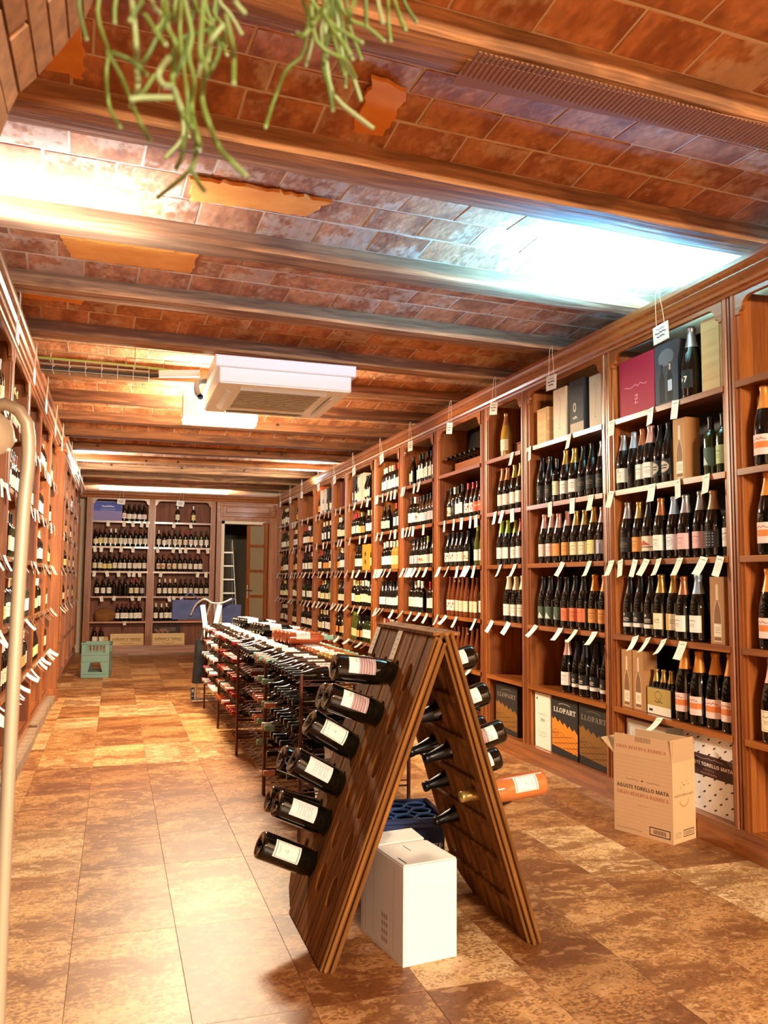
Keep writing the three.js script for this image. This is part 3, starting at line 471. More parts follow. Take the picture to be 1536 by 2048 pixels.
{ // three small bottles in a carrier
  const t = carton('bottle_carrier', 'gold and white card carrier holding three small gold-topped bottles', 'carrier', [0.21, 0.145, 0.075], flat(0x1a1512), printed(192, 128, (g, w, h) => { const gr = '#b99a4a'; fill(g, gr, 0, 0, w, h * 0.68); fill(g, '#f2ead8', 0, h * 0.68, w, h * 0.32); g.strokeStyle = '#5c4416'; g.lineWidth = 3; g.beginPath(); g.ellipse(90, 34, 26, 20, 0, 0, 7); g.stroke(); scrib(g, '#4a3510', 60, 54, 66, 20, 1, 4); fill(g, '#2a2420', 14, 104, 30, 12); }), 'r1', 1, 0.37, 0.03);
  for (let i = 0; i < 3; i++) bottle('cha', 'dark', 'gold', 'none', BAYS.r1.m.clone().multiply(mat4(0.305 + i * 0.065, SH[1] + 0.012, -0.066, 0)), `${ORD[i]} of three in gold carrier, fifth shelf`, 0.72);
}
carton('gift_box', 'pale wooden box, first from left on top shelf of second right bay', 'box', [0.15, 0.26, 0.11], M.pine, null, 'r2', 5, 0.16, 0.03, { extra: (o) => mesh('sliding_lid', uvm(cham(0.13, 0.24, 0.004, 0.001)).translate(0, 0.13, 0.0565), M.pine, o) });
const tall = (bg, ink) => script(bg, ink, (g, w, h) => { g.strokeStyle = ink; g.lineWidth = 3; g.beginPath(); g.moveTo(60, 30); g.quadraticCurveTo(84, 50, 64, 130); g.quadraticCurveTo(50, 160, 74, 150); g.stroke(); });
carton('gift_box', 'cream card box with looping line, between wooden and black boxes', 'box', [0.17, 0.35, 0.1], flat(0xd8c8b0), tall('#dccbb2', '#a08a6c'), 'r2', 5, 0.4, 0.03);
carton('gift_box', 'charcoal gift box with small ring emblem and cream foot, second right bay', 'box', [0.17, 0.36, 0.1], flat(0x2c2e34), script('#33353b', '', (g, w, h) => { fill(g, '#b7a48c', 0, 152, w, 40); g.strokeStyle = '#e8ddc4'; g.lineWidth = 6; g.beginPath(); g.ellipse(44, 96, 11, 14, 0, 0, 7); g.stroke(); scrib(g, '#e8ddc4', 26, 124, 42, 16, 1, 4); }), 'r2', 5, 0.62, 0.03);
carton('gift_box', 'cream card box, last to right on top shelf of second right bay', 'box', [0.14, 0.34, 0.1], flat(0xcdbca6), tall('#cfbfa8', '#a08e78'), 'r2', 5, 0.84, 0.03);
// bottom compartments
const patM = printed(256, 320, (g, w, h) => { fill(g, '#ece8e4', 0, 0, w, h); g.fillStyle = '#2c2622'; for (let j = 0; j < 10; j++) for (let i = 0; i < 5; i++) { g.save(); g.translate(24 + i * 54 + (j % 2) * 27, 14 + j * 32); g.rotate(-0.6); g.fillRect(-7, -3, 14, 6); g.restore(); } fill(g, '#3a1418', 0, 82, w, 90); g.fillStyle = '#ece0cc'; scrib(g, '#cfb9a0', 60, 92, 140, 10, 1, 2); text(g, 'AGUSTI TORELLO MATA', '#f4ecdc', 'bold 21px sans-serif', w / 2, 122); text(g, 'K R I P T A', '#cbb49a', '11px serif', w / 2, 144); text(g, 'GRAN RESERVA', '#cbb49a', '11px serif', w / 2, 160); });
carton('wine_carton', 'white carton with seed pattern and dark lettered band, behind the open carton', 'carton', [0.38, 0.375, 0.2], flat(0xe8e4de), patM, 'r1', 0, 0.75, 0.035);
carton('wine_carton', 'plain white carton at left of bottom compartment, behind the open carton', 'carton', [0.36, 0.355, 0.2], flat(0xe4ded4), printed(128, 128, (g, w, h) => { fill(g, '#e6dfd4', 0, 0, w, h); g.strokeStyle = '#c8c0b4'; g.lineWidth = 3; g.strokeRect(10, 12, w - 20, h - 24); fill(g, '#cdd0d8', 18, 22, 40, 30); }), 'r1', 0, 0.23, 0.04);
const llop = (dark) => printed(256, 384, (g, w, h) => {
  fill(g, dark ? '#1d1712' : '#1a1512', 0, 0, w, h); g.fillStyle = dark ? '#8c5c12' : '#f08c14'; g.beginPath(); g.moveTo(0, 150); for (let i = 0; i <= 16; i++) g.lineTo(i * 16, 140 + i * 4 + 14 * Math.sin(i * 2.1)); g.lineTo(w, 350); g.lineTo(0, 330); g.fill();
  g.strokeStyle = dark ? '#4c300c' : '#7c3c08'; g.lineWidth = 3; for (let k = 0; k < 9; k++) { g.beginPath(); for (let i = 0; i <= 20; i++) g.lineTo(i * 13, 232 + k * 11 + i * 1.2 + 9 * Math.sin(i * 0.7 + k * 1.9)); g.stroke(); } g.beginPath(); g.arc(40, 240, 22, 0, 7); g.stroke();
  text(g, 'LLOPART', dark ? '#8a7c68' : '#efe6d6', 'bold 46px serif', w / 2, 84); g.strokeStyle = dark ? '#7a6a50' : '#d8c8a8'; g.lineWidth = 4; g.beginPath(); g.moveTo(70, 46); g.quadraticCurveTo(128, 26, 186, 46); g.stroke();
});
const llA = llop(false), llD = llop(true);
carton('wine_carton', 'white carton with small printed text, left in second right bay', 'carton', [0.215, 0.37, 0.2], flat(0xf0ece0), printed(128, 192, (g, w, h) => { fill(g, '#f4efe2', 0, 0, w, h); scrib(g, '#3c342c', 10, 14, 14, 10, 1, 3); text(g, 'Brut', '#4a3c34', 'bold 16px serif', 66, 92); scrib(g, '#a09484', 30, 66, 70, 12, 1, 2); scrib(g, '#b4a898', 34, 130, 60, 26, 2, 2); }), 'r2', 0, 0.15, 0.02);
carton('wine_carton', 'black carton with bright orange landscape and pale lettering', 'carton', [0.33, 0.375, 0.2], flat(0x1c1712), llA, 'r2', 0, 0.44, 0.02);
carton('wine_carton', 'black carton with dull gold landscape, beside the bright orange one', 'carton', [0.33, 0.375, 0.2], flat(0x16120e), llD, 'r2', 0, 0.785, 0.02);
carton('wine_carton', 'black carton with dull gold landscape in the narrow third right bay', 'carton', [0.36, 0.36, 0.2], flat(0x16120e), llD, 'r3', 0, 0.26, 0.03);
// lying bottles and wooden cases on top shelves
carton('wine_crate', 'open wooden case with necks of lying bottles on top shelf, fourth right bay', 'crate', [0.7, 0.1, 0.16], std({ map: tPine, color: 0xb07c50, roughness: 0.7 }), null, 'r4', 5, 0.5, 0.1, { extra: (o) => { mesh('raised_lid', uvm(cham(0.68, 0.17, 0.008, 0.001)).rotateX(-0.2).translate(0, 0.19, -0.1), std({ map: tPine, color: 0x9a7a66, roughness: 0.8 }), o); } });
for (let i = 0; i < 7; i++) bottle('bdx', 'dark', 'black', 'none', BAYS.r4.m.clone().multiply(mat4(0.17 + i * 0.1, SH[5] + 0.139, -0.274, 0, Math.PI / 2)), `neck outward, ${ORD[i]} from left, wooden case on top shelf`, 0.88);
carton('wine_crate', 'dark wooden case lying behind the golden bottle, third right bay', 'crate', [0.3, 0.09, 0.16], std({ map: tPine, color: 0x9a6a44, roughness: 0.7 }), null, 'r3', 5, 0.4, 0.1, { extra: (o) => mesh('case_lid', uvm(cham(0.3, 0.012, 0.17, 0.002)).translate(0, 0.096, 0), std({ map: tPine, color: 0x7a523a, roughness: 0.7 }), o) });
[['r7', 0.25, 0x24262a, 'charcoal'], ['r7', 0.45, 0xe8dfcc, 'cream'], ['r7', 0.6, 0xddd0b8, 'ivory'], ['r9', 0.3, 0xd8d4cc, 'pale grey'], ['r9', 0.5, 0xcfc8bc, 'stone grey'], ['r9', 0.7, 0x202024, 'black'], ['r8', 0.3, 0x6a2414, 'brown']].forEach(([k, u, c, w]) => carton('gift_box', `tall ${w} gift box on top shelf, ${BAYS[k].name}`, 'box', [0.12, 0.34, 0.09], flat(c), null, k, 5, u, 0.02, { extra: (o) => mesh('box_lid', uvm(cham(0.123, 0.05, 0.093, 0.002)).translate(0, 0.318, 0), flat(c, 0.5), o) }));
carton('wine_carton', 'plain red carton low in the seventh narrowing bay along right wall', 'carton', [0.55, 0.38, 0.2], flat(0xa80c10), null, 'r9', 0, 0.5, 0.02, { extra: (o) => mesh('tape_strip', bx(-0.275, 0.275, 0.3795, 0.3812, -0.03, 0.03), flat(0x8a0a0e, 0.3), o) });
carton('wine_carton', 'orange carton with two black marks on third shelf, seventh right bay', 'carton', [0.28, 0.3, 0.12], flat(0xe09a28), printed(64, 64, (g, w, h) => { fill(g, '#e8a030', 0, 0, w, h); g.fillStyle = '#2a1c0c'; g.beginPath(); g.arc(30, 24, 6, 0, 7); g.fill(); g.beginPath(); g.arc(30, 44, 6, 0, 7); g.fill(); }), 'r7', 3, 0.83, 0.001);

// ---------- left shelves ----------
for (let i = 2; i < 8; i++) for (let lv = 1; lv < 6; lv++) {
  const s = []; let k = 0; const n = 8; while (k < n) { const m = 1 + Math.floor(rnd() * 3); s.push(rnd() < 0.2 ? '_ 1' : `${pick(MIX)} ${Math.min(m, n - k)}`); k += m; }
  row('l' + i, lv, s, { u0: 0.08, d: -0.06 });
  tags('l' + i, lv, lv % 2 ? [0.3, 0.5, 0.72, 0.9] : [0.25, 0.62, 0.85]);
}
for (let i = 0; i < 4; i++) for (let lv = 2; lv < 6; lv++) { row('f' + i, lv, [`${pick(MIX)} 3`, `${pick(MIX)} 2`, '_ 1', `${pick(MIX)} 2`], { u0: 0.1 }); tags('f' + i, lv, [0.4, 0.8]); }
for (let i = 1; i < 8; i++) sign('l' + i); for (let i = 0; i < 4; i++) sign('f' + i);
// ---------- back wall shelves ----------
row('b0', 5, S('_ 5|bdx dark black redwhite 1|bur dark black crest 2|bur dark black white 1|bur dark black rose 1'), { u0: 0.06, u1: 0.9 });
row('b0', 4, S('bur dark wine cream 1|bdx dark wine yellow 1|bdx dark wine cream 1|bdx dark white cream 2|bdx dark black crest 2|bdx dark wine crest 4'), { u0: 0.03, u1: 0.92 });
row('b0', 3, S('bdx dark black cream 2|bur dark black yellow 2|bdx dark black crest 2|bdx dark wine white 2|bdx dark wine crest 3'), { u0: 0.03, u1: 0.92 });
row('b0', 2, S('bdx dark black white 3|bdx dark black none 3|bdx dark red cream 2|bdx dark black lilac 1'), { u0: 0.08, u1: 0.9 });
row('b0', 1, S('bdx dark wine white 6'), { u0: 0.43, u1: 0.86 });
row('b0', 0, S('bdx dark wine crest 2'), { u0: 0.05, u1: 0.26, s: 1.1 });
row('b1', 5, S('bdx dark silver cream 1|bdx dark silver yellow 1'), { u0: 0.25, u1: 0.8, n: 2 });
row('b1', 4, S('bdx dark cream crest 1|bur dark wine white 1|bdx dark black draw 2|bdx dark black cream 1|bdx dark red redwhite 2|bdx green black white 2|bdx dark black white 1'), { u0: 0.04, u1: 0.94 });
row('b1', 3, S('bdx dark wine scene 3|bdx dark black cream 2|bdx dark wine crest 2|bdx dark wine white 2|_ 1'), { u0: 0.04, u1: 0.94 });
row('b1', 2, S('bdx dark white white 3|bdx dark cream cream 1|bdx dark black crest 2|bdx dark black draw 4'), { u0: 0.07, u1: 0.96 });
row('b1', 1, S('bdx dark white white 3|bdx dark wine draw 2'), { u0: 0.03, u1: 0.45 });
T('b0', { 5: [0.28, 0.56, 0.7, 0.87, 0.96], 4: [0.06, 0.18, 0.36, 0.53, 0.72], 3: [0.08, 0.28, 0.48, 0.66, 0.76, 0.85], 2: [0.2, 0.44, 0.73, 0.87], 1: [0.62] });
T('b1', { 5: [0.34, 0.62], 4: [0.06, 0.34, 0.45, 0.55, 0.78, 0.93], 3: [0.14, 0.78, 0.92], 2: [0.28, 0.37, 0.5] });
sign('b0', 0.5); sign('b1', 0.45);
{ const t = carton('poster', 'blue poster card with pale lettering on top shelf against the back wall', 'poster', [0.46, 0.33, 0.006], flat(0xe6e2ee), printed(192, 144, (g, w, h) => { fill(g, '#4c5cae', 0, 0, w, h); fill(g, '#8a82ba', 0, 70, w, 74); scrib(g, '#f4f0f4', 54, 28, 84, 12, 1, 6); scrib(g, '#aab0cc', 46, 48, 100, 24, 3, 2); }), 'b0', 5, 0.25, 0.02); }
const crateM = printed(256, 96, (g, w, h) => { fill(g, '#dcbc88', 0, 0, w, h); for (let k = 0; k < 8; k++) fill(g, k % 2 ? '#d4b27c' : '#e4c896', 0, k * 12, w, 6); g.save(); g.translate(w / 2, h / 2); g.rotate(Math.PI); text(g, 'Dom. Campo', '#8c6430', 'italic bold 34px serif', 0, 0); g.restore(); g.strokeStyle = '#8c6430'; g.lineWidth = 3; g.beginPath(); g.moveTo(80, 74); g.quadraticCurveTo(128, 92, 176, 74); g.stroke(); });
carton('wine_crate', 'pale pine wine crate with inverted brown lettering, nearer the left corner', 'crate', [0.55, 0.2, 0.2], M.pine, crateM, 'b0', 0, 0.63, 0.02);
carton('wine_crate', 'pale pine wine crate with inverted brown lettering, nearer the open door', 'crate', [0.54, 0.2, 0.2], M.pine, crateM, 'b1', 0, 0.29, 0.02);
carton('wine_crate', 'plain short pine crate behind the pale green bottle crate', 'crate', [0.22, 0.14, 0.12], M.pine, null, 'b0', 0, 0.22, 0.15, { extra: (o) => mesh('sliding_lid', uvm(cham(0.2, 0.006, 0.1, 0.001)).translate(0, 0.142, 0), M.pine, o) });
carton('picture_box', 'dark printed box lying above a pine crate beside the open door', 'box', [0.45, 0.13, 0.12], flat(0x2a1a12), printed(192, 64, (g, w, h) => { fill(g, '#2e1d14', 0, 0, w, h); g.fillStyle = '#8c5a40'; for (let k = 0; k < 9; k++) { g.beginPath(); g.arc(14 + k * 11, 34 + (k % 3) * 10, 9, 0, 7); g.fill(); } scrib(g, '#b08e74', 50, 14, 110, 34, 3, 3); }), 'b1', 0, 0.26, 0.02).position.y += 0.2;
{ // burlap bundle on the lower shelf
  const g = new THREE.SphereGeometry(0.15, 24, 16), p = g.attributes.position; for (let i = 0; i < p.count; i++) { const x = p.getX(i), y = p.getY(i), z = p.getZ(i), k = 0.8 + 0.4 * fbm(x * 12 + 5, y * 12 + z * 9, 900, 4); p.setXYZ(i, x * 1.25 * k, Math.max(-0.1, y * 0.85 * k), z * 0.7 * k); } g.computeVertexNormals();
  const o = mesh('burlap_sack', g.translate(0, 0.1, 0), std({ map: tStone, color: 0xe8b878, roughness: 1 })); o.position.set(-0.14, 0.54, -15.04); tag(o, 'crumpled tan sack slumped on the lower shelf, left of six bottles', 'sack');
}
{ // pale bundle in the last right bay
  const g = new THREE.SphereGeometry(0.13, 20, 14), p = g.attributes.position; for (let i = 0; i < p.count; i++) { const x = p.getX(i), y = p.getY(i), z = p.getZ(i), k = 0.8 + 0.4 * fbm(x * 14 + 8, y * 12 + z * 9, 910, 4); p.setXYZ(i, x * 0.8 * k, Math.max(-0.11, y * 1.1 * k), z * 1.2 * k); } g.computeVertexNormals();
  const o = mesh('burlap_sack', g.translate(0, 0.11, 0), std({ map: tStone, color: 0xd8c4a8, roughness: 1 })); o.position.set(2.92, 0.54, -14.4); tag(o, 'crumpled pale sack low in the corner bay beside the open door', 'sack');
}
// panelled head and frame of the back door, leaf standing open, step ladder beyond
{
  const d = structGroup('door_1'), zf = ZC;
  mesh('door_frame', [bx(1.69, 1.775, 0, 2.32, zf - 0.33, zf + 0.005, 1), bx(2.62, 2.78, 0, 2.32, zf - 0.33, zf + 0.005, 2), bx(1.69, 2.78, 2.3, 2.36, zf - 0.33, zf + 0.012, 3)], M.cabV, d);
  mesh('door_jamb', [bx(1.775, 1.83, 0, 2.3, zf - 0.2, zf - 0.02), bx(1.775, 2.62, 2.25, 2.3, zf - 0.2, zf - 0.02)], M.cream, d);
  mesh('over_panel', [bx(1.69, 2.78, 2.36, 2.645, zf - 0.3, zf - 0.012, 2), uvm(cham(0.94, 0.05, 0.03, 0.008)).translate(2.24, 2.4, zf), uvm(cham(0.94, 0.05, 0.03, 0.008)).translate(2.24, 2.59, zf), uvm(cham(0.05, 0.24, 0.03, 0.008)).translate(1.77, 2.5, zf), uvm(cham(0.05, 0.24, 0.03, 0.008)).translate(2.71, 2.5, zf), uvm(cham(0.78, 0.1, 0.02, 0.008)).translate(2.24, 2.5, zf - 0.004)], M.cabH, d);
  const leaf = new THREE.Group(); leaf.name = 'door_leaf'; d.add(leaf); leaf.position.set(2.6, 0.01, zf + 0.02); leaf.rotation.y = -2.55;   // hinged on the right, swung into the shop
  leaf.rotation.y = 0.62; leaf.scale.x = -1; leaf.scale.x = 1; leaf.position.set(2.6, 0.01, zf + 0.03); leaf.rotation.y = Math.PI - 0.66 - Math.PI;
  const W = -0.42, fr = [bx(W, W + 0.07, 0, 2.28, -0.02, 0.02, 1), bx(-0.07, 0, 0, 2.28, -0.02, 0.02, 2)]; for (const y of [0.06, 0.5, 0.95, 1.4, 1.85, 2.24]) fr.push(bx(W + 0.07, -0.07, y - (y < 0.1 ? 0.06 : 0.02), y + 0.03, -0.018, 0.018, y));
  mesh('leaf_frame', fr, M.cabV, leaf);
  const pane = phys({ color: 0xe8d8b8, roughness: 0.12, transmission: 0.7, thickness: 0 });
  for (const [a, b] of [[0.09, 0.48], [0.53, 0.93], [0.98, 1.38], [1.43, 1.83], [1.88, 2.22]]) mesh('pane', bx(W + 0.07, -0.07, a, b, -0.003, 0.003), pane, leaf);
  mesh('door_handle', [rod([W + 0.035, 0.92, 0.03], [W + 0.035, 1.16, 0.03], 0.012), rod([W + 0.035, 1.06, 0.02], [W + 0.035, 1.06, 0.07], 0.009), rod([W + 0.035, 1.06, 0.065], [W + 0.16, 1.06, 0.065], 0.009), rod([W + 0.035, 1.06, -0.02], [W + 0.035, 1.06, -0.065], 0.009), rod([W + 0.035, 1.06, -0.065], [W + 0.16, 1.06, -0.065], 0.009)], M.chrome, leaf);
  const l = thing('step_ladder', 'aluminium step ladder leaning in the dark store room behind the door', 'ladder', [1.98, 0, ZB - 0.45], 0);
  const al = std({ color: 0xc8c4c0, metalness: 0.7, roughness: 0.4 });
  mesh('rail', rod([-0.21, 0, 0.22], [-0.16, 2.0, 0], 0.016), al, l); mesh('rail', rod([0.21, 0, 0.22], [0.09, 2.0, 0], 0.016), al, l);
  mesh('rear_leg', rod([-0.2, 0, -0.35], [-0.15, 1.95, -0.02], 0.012), al, l); mesh('rear_leg', rod([0.2, 0, -0.35], [0.08, 1.95, -0.02], 0.012), al, l);
  for (let k = 0; k < 7; k++) mesh('step', bx(-0.2 + k * 0.005, 0.2 - k * 0.016, 0.25 + k * 0.25, 0.275 + k * 0.25, 0.13 - k * 0.026, 0.22 - k * 0.026), al, l);
}
// ---------- wire racks down the middle ----------
const RK = [[-3.97, -4.97], [-4.97, -6.12], [-6.12, -7.25], [-7.25, -8.41]], RY = [0.165, 0.29, 0.415, 0.54, 0.665, 0.79];
RK.forEach(([z0, z1], i) => {
  const x0 = 0.87, x1 = 1.42, t = thing('wire_rack', `rust-brown wire bottle rack standing on the floor, ${ORD[i]} behind the riddling rack`, 'wine rack');
  for (const x of [x0, x1]) for (const z of [z0 - 0.012, z1 + 0.012]) mesh('post', uvm(cham(0.016, 0.8, 0.016, 0.003)).translate(x, 0.4, z), M.iron, t);
  RY.forEach((y) => {
    const w = []; for (const x of [x0 + 0.05, x0 + 0.2, x1 - 0.2, x1 - 0.05]) { w.push(rod([x, y - 0.045, z0 - 0.01], [x, y - 0.045, z1 + 0.01], 0.003, 5)); }
    for (const z of [z0 - 0.012, z1 + 0.012]) w.push(rod([x0, y - 0.045, z], [x1, y - 0.045, z], 0.0045, 5), rod([x0, y - 0.02, z], [x1, y - 0.02, z], 0.003, 5));
    const n = Math.floor((z0 - z1) / 0.1); for (let k = 0; k <= n; k++) { const z = z0 - 0.02 - (z0 - z1 - 0.04) * k / n; w.push(rod([x0, y - 0.045, z], [x0 + 0.06, y - 0.02, z], 0.0025, 4), rod([x0, y - 0.045, z], [x1, y - 0.045, z], 0.0022, 4)); }
    mesh('wire_shelf', w, M.iron, t);
  });
  const n = Math.floor((z0 - z1 - 0.03) / 0.094), rn = `${ORD[i]} wire rack`;
  RY.forEach((y, r) => {
    const capRow = [pick(['black', 'wine', 'red']), pick(['red', 'black', 'salmonpink', 'white'])];
    for (let k = 0; k < n; k++) for (const side of [0, 1]) {
      if (side && r < 5 && k > 0 || i === 1 && !side && k > 3 && r < 5 || i > 1 && r === 0) continue;
      if (r < 2 && i < 2 && rnd() < 0.75 || rnd() < 0.08) continue;
      const z = z0 - 0.06 - 0.094 * k, lo = i < 2 && r > 2;
      let c = capRow[k > n * 0.5 ? 1 : 0], g = 'dark', l = pick(['white', 'crest', 'cream', 'white']);
      if (i === 0) { c = k > n - 3 ? pick(['salmonpink', 'teal', 'white']) : 'black'; l = pick(['none', 'none', 'white']); }
      if (i === 1) c = k < 3 ? pick(['salmonpink', 'teal']) : pick(['black', 'black', 'wine']); if (i === 2) c = k < 2 ? 'red' : pick(['black', 'white', 'orangered', 'red']); if (i === 3) c = pick(['white', 'white', 'black', 'red']);
      if (r === 5) { if (i === 1 && side) { g = 'pinkwine'; c = 'teal'; l = 'white'; } if (i === 0 && side) { g = 'gold'; c = 'teal'; l = 'cream'; } if (i > 1) l = pick(['white', 'cream']); }
      const roll = k === 0 && i > 1 && r < 5 ? -0.85 : -0.7 - rnd() * 0.5, q = new THREE.Matrix4().makeRotationX(r === 5 ? roll : roll + 0.6);
      const m = new THREE.Matrix4().makeTranslation(side ? 1.155 : 1.135, y + rr(-0.002, 0.002), z).multiply(q).multiply(new THREE.Matrix4().makeRotationZ(side ? -Math.PI / 2 : Math.PI / 2)).multiply(new THREE.Matrix4().makeRotationY(0));
      bottle(rnd() < 0.25 ? 'bur' : 'bdx', g, c, l, m, `neck ${side ? 'right' : 'left'}, ${ORD[k]} in, ${ORD[5 - r]} row, ${rn}`, 1);
    }
  });
  // loose bottles on top
});
// loose layer lying across the tops
for (const [zc, i] of [[-5.6, 1], [-6.6, 2], [-7.7, 3]]) for (let k = 0; k < 5; k++) {
  const c = i === 1 ? 'teal' : 'white', m = new THREE.Matrix4().makeTranslation(1.06 + 0.01 * k, 0.873, zc - 0.2 + k * 0.085).multiply(new THREE.Matrix4().makeRotationY(rr(-0.15, 0.15))).multiply(new THREE.Matrix4().makeRotationX(-1.1)).multiply(new THREE.Matrix4().makeRotationZ(-Math.PI / 2));
  bottle('bdx', i === 1 ? 'pinkwine' : 'dark', c, 'white', m, `${ORD[k]} of five lying loose on ${ORD[i]} wire rack`, 1);
}
{ // trolley with two blue bags behind the racks
  const t = thing('hand_trolley', 'chrome hand trolley with curved handles and white straps behind the wire racks', 'trolley', [0.97, 0, -9.0], 0);
  mesh('handle_bar', tube([[-0.2, 0.88, 0.0], [-0.14, 1.0, 0.01], [-0.06, 1.05, 0.02], [0.02, 1.01, 0.03], [0.12, 1.01, 0.03], [0.22, 1.05, 0.02]], 0.012, 30, 8), M.chrome, t);
  for (const x of [-0.05, 0.06]) { mesh('frame_leg', tube([[x * 0.3 + 0.02, 1.01, 0.02], [x, 0.8, 0], [x * 2.2, 0.4, 0], [x * 2.6, 0.02, 0]], 0.014, 20, 8), M.chrome, t); mesh('white_strap', uvm(cham(0.05, 0.34, 0.012, 0.004)).rotateZ(-x * 3).translate(x * 1.1, 0.82, 0.03), M.white, t); }
  mesh('foot_plate', uvm(cham(0.36, 0.02, 0.22, 0.006)).translate(0, 0.011, 0.08), M.chrome, t);
  for (const x of [-0.15, 0.15]) mesh('wheel', new THREE.CylinderGeometry(0.06, 0.06, 0.03, 16).rotateZ(Math.PI / 2).translate(x, 0.061, -0.08), M.black, t);
  [[0.73, 'left'], [1.2, 'right']].forEach(([x, s]) => { const b = thing('cloth_bag', `dark blue cloth bag hanging on ${s === 'left' ? 'the shelf side' : 'the door side'} of the chrome trolley`, 'bag', [x, s === 'left' ? 0.84 : 0.79, -9.02], s === 'left' ? 0.1 : -0.2); const g = new THREE.BoxGeometry(s === 'left' ? 0.3 : 0.2, 0.2, 0.04, 10, 8, 3), p = g.attributes.position; for (let k = 0; k < p.count; k++) p.setZ(k, p.getZ(k) + 0.02 * (fbm(p.getX(k) * 14, p.getY(k) * 14, 950, 2) - 0.5)); g.computeVertexNormals(); mesh('cloth', g.translate(0, 0.1, 0), flat(0x111a3c, 0.9), b); mesh('strap', tube([[-0.06, 0.2, 0], [0.04, 0.27, 0.0], [0.12 * (s === 'left' ? 1 : -1), 0.2, 0]], 0.006, 12, 5), flat(0x1c2850, 0.9), b); });
}
{ // black bag over the far post of the last rack
  const b = thing('cloth_bag', 'limp black cloth bag hanging from the farthest wire rack post', 'bag', [0.832, 0.24, -8.452], 0.3), g = new THREE.BoxGeometry(0.13, 0.42, 0.09, 6, 12, 4), p = g.attributes.position;
  for (let k = 0; k < p.count; k++) { const y = p.getY(k); p.setX(k, p.getX(k) * (0.85 - 0.7 * y)); p.setZ(k, p.getZ(k) * (0.9 - 0.6 * y) + 0.03 * (fbm(p.getX(k) * 14, y * 10, 960, 2) - 0.5)); } g.computeVertexNormals();
  mesh('cloth', g.translate(0, 0.21, 0), flat(0x121214, 0.9), b); mesh('strap', tube([[-0.03, 0.41, 0], [0.0, 0.5, 0.01], [0.045, 0.56, 0.03], [0.05, 0.5, 0.03], [0.03, 0.41, 0.02]], 0.008, 16, 6), flat(0x121214, 0.9), b);
}
function crate(name, label, [w, h, d], pos, turn, m, o = {}) {
  const t = thing(name, label, 'crate', pos, turn);
  const P = (W) => { const hs = []; const n = 3, ww = (W - 0.09) / n; for (let k = 0; k < n; k++) { const x = -W / 2 + 0.045 + k * ww; hs.push([[x + 0.008, h * 0.72], [x + ww - 0.008, h * 0.72], [x + ww - 0.008, h * 0.92], [x + 0.008, h * 0.92]]); } hs.push([[-W * 0.26, h * 0.16], [W * 0.26, h * 0.16], [W * 0.17, h * 0.44], [-W * 0.17, h * 0.44]]); return hs; };
  const panel = (W) => ext(shape([[-W / 2, 0], [W / 2, 0], [W / 2, h], [-W / 2, h]], o.solid ? [] : P(W)), 0.012, 0.001);
  mesh('side_wall', panel(w).translate(0, 0, d / 2 - 0.012), m, t); mesh('side_wall', panel(w).translate(0, 0, -d / 2), m, t);
  mesh('side_wall', panel(d - 0.024).translate(0, 0, -0.006).rotateY(Math.PI / 2).translate(w / 2 - 0.006, 0, 0), m, t); mesh('side_wall', panel(d - 0.024).translate(0, 0, -0.006).rotateY(Math.PI / 2).translate(-w / 2 + 0.006, 0, 0), m, t);
  mesh('bottom', bx(-w / 2 + 0.012, w / 2 - 0.012, 0.004, 0.014, -d / 2 + 0.012, d / 2 - 0.012), m, t);
  const rim = []; for (const s of [1, -1]) { rim.push(cham(w + 0.012, 0.022, 0.018, 0.004).translate(0, h - 0.011, s * (d / 2)), cham(0.018, 0.022, d, 0.004).translate(s * (w / 2), h - 0.011, 0)); if (!o.solid) rim.push(cham(w + 0.008, 0.014, 0.012, 0.003).translate(0, h * 0.66, s * (d / 2)), cham(w + 0.008, 0.014, 0.012, 0.003).translate(0, h * 0.47, s * (d / 2)), cham(w + 0.008, 0.014, 0.012, 0.003).translate(0, 0.05, s * (d / 2))); }
  mesh('rim', rim, m, t); return t;
}
crate('bottle_crate', 'pale green plastic bottle crate on the floor by the back left corner', [0.34, 0.44, 0.3], [-0.185, 0, -11.5], -0.12, flat(0x6f8a7c, 0.5));
{
  const blue = flat(0x12285c, 0.45), t = crate('bottle_crate', 'dark blue plastic bottle crate with round dividers behind the white carton', [0.42, 0.235, 0.32], [1.2, 0, -3.62], -0.1, blue, { solid: true });
  for (let i = 0; i < 4; i++) for (let j = 0; j < 3; j++) mesh('divider_ring', new THREE.TorusGeometry(0.044, 0.006, 6, 18).rotateX(Math.PI / 2).translate(-0.144 + i * 0.096, 0.222, -0.096 + j * 0.096), flat(0x3a70b4, 0.4), t);
  mesh('divider_floor', bx(-0.2, 0.2, 0.12, 0.126, -0.14, 0.14), flat(0x0c1838, 0.6), t);
  mesh('printed_face', new THREE.PlaneGeometry(0.4, 0.19).translate(0, 0.1, 0.1612), printed(256, 128, (g, w, h) => { fill(g, '#10204a', 0, 0, w, h); g.save(); g.translate(w * 0.78, h * 0.42); g.rotate(Math.PI); text(g, 'Malteste D', '#e6e6ee', 'italic bold 26px serif', 0, 0); g.restore(); g.fillStyle = '#2a5c8c'; g.beginPath(); g.moveTo(180, 70); g.lineTo(220, 76); g.lineTo(196, 104); g.fill(); }), t);
}

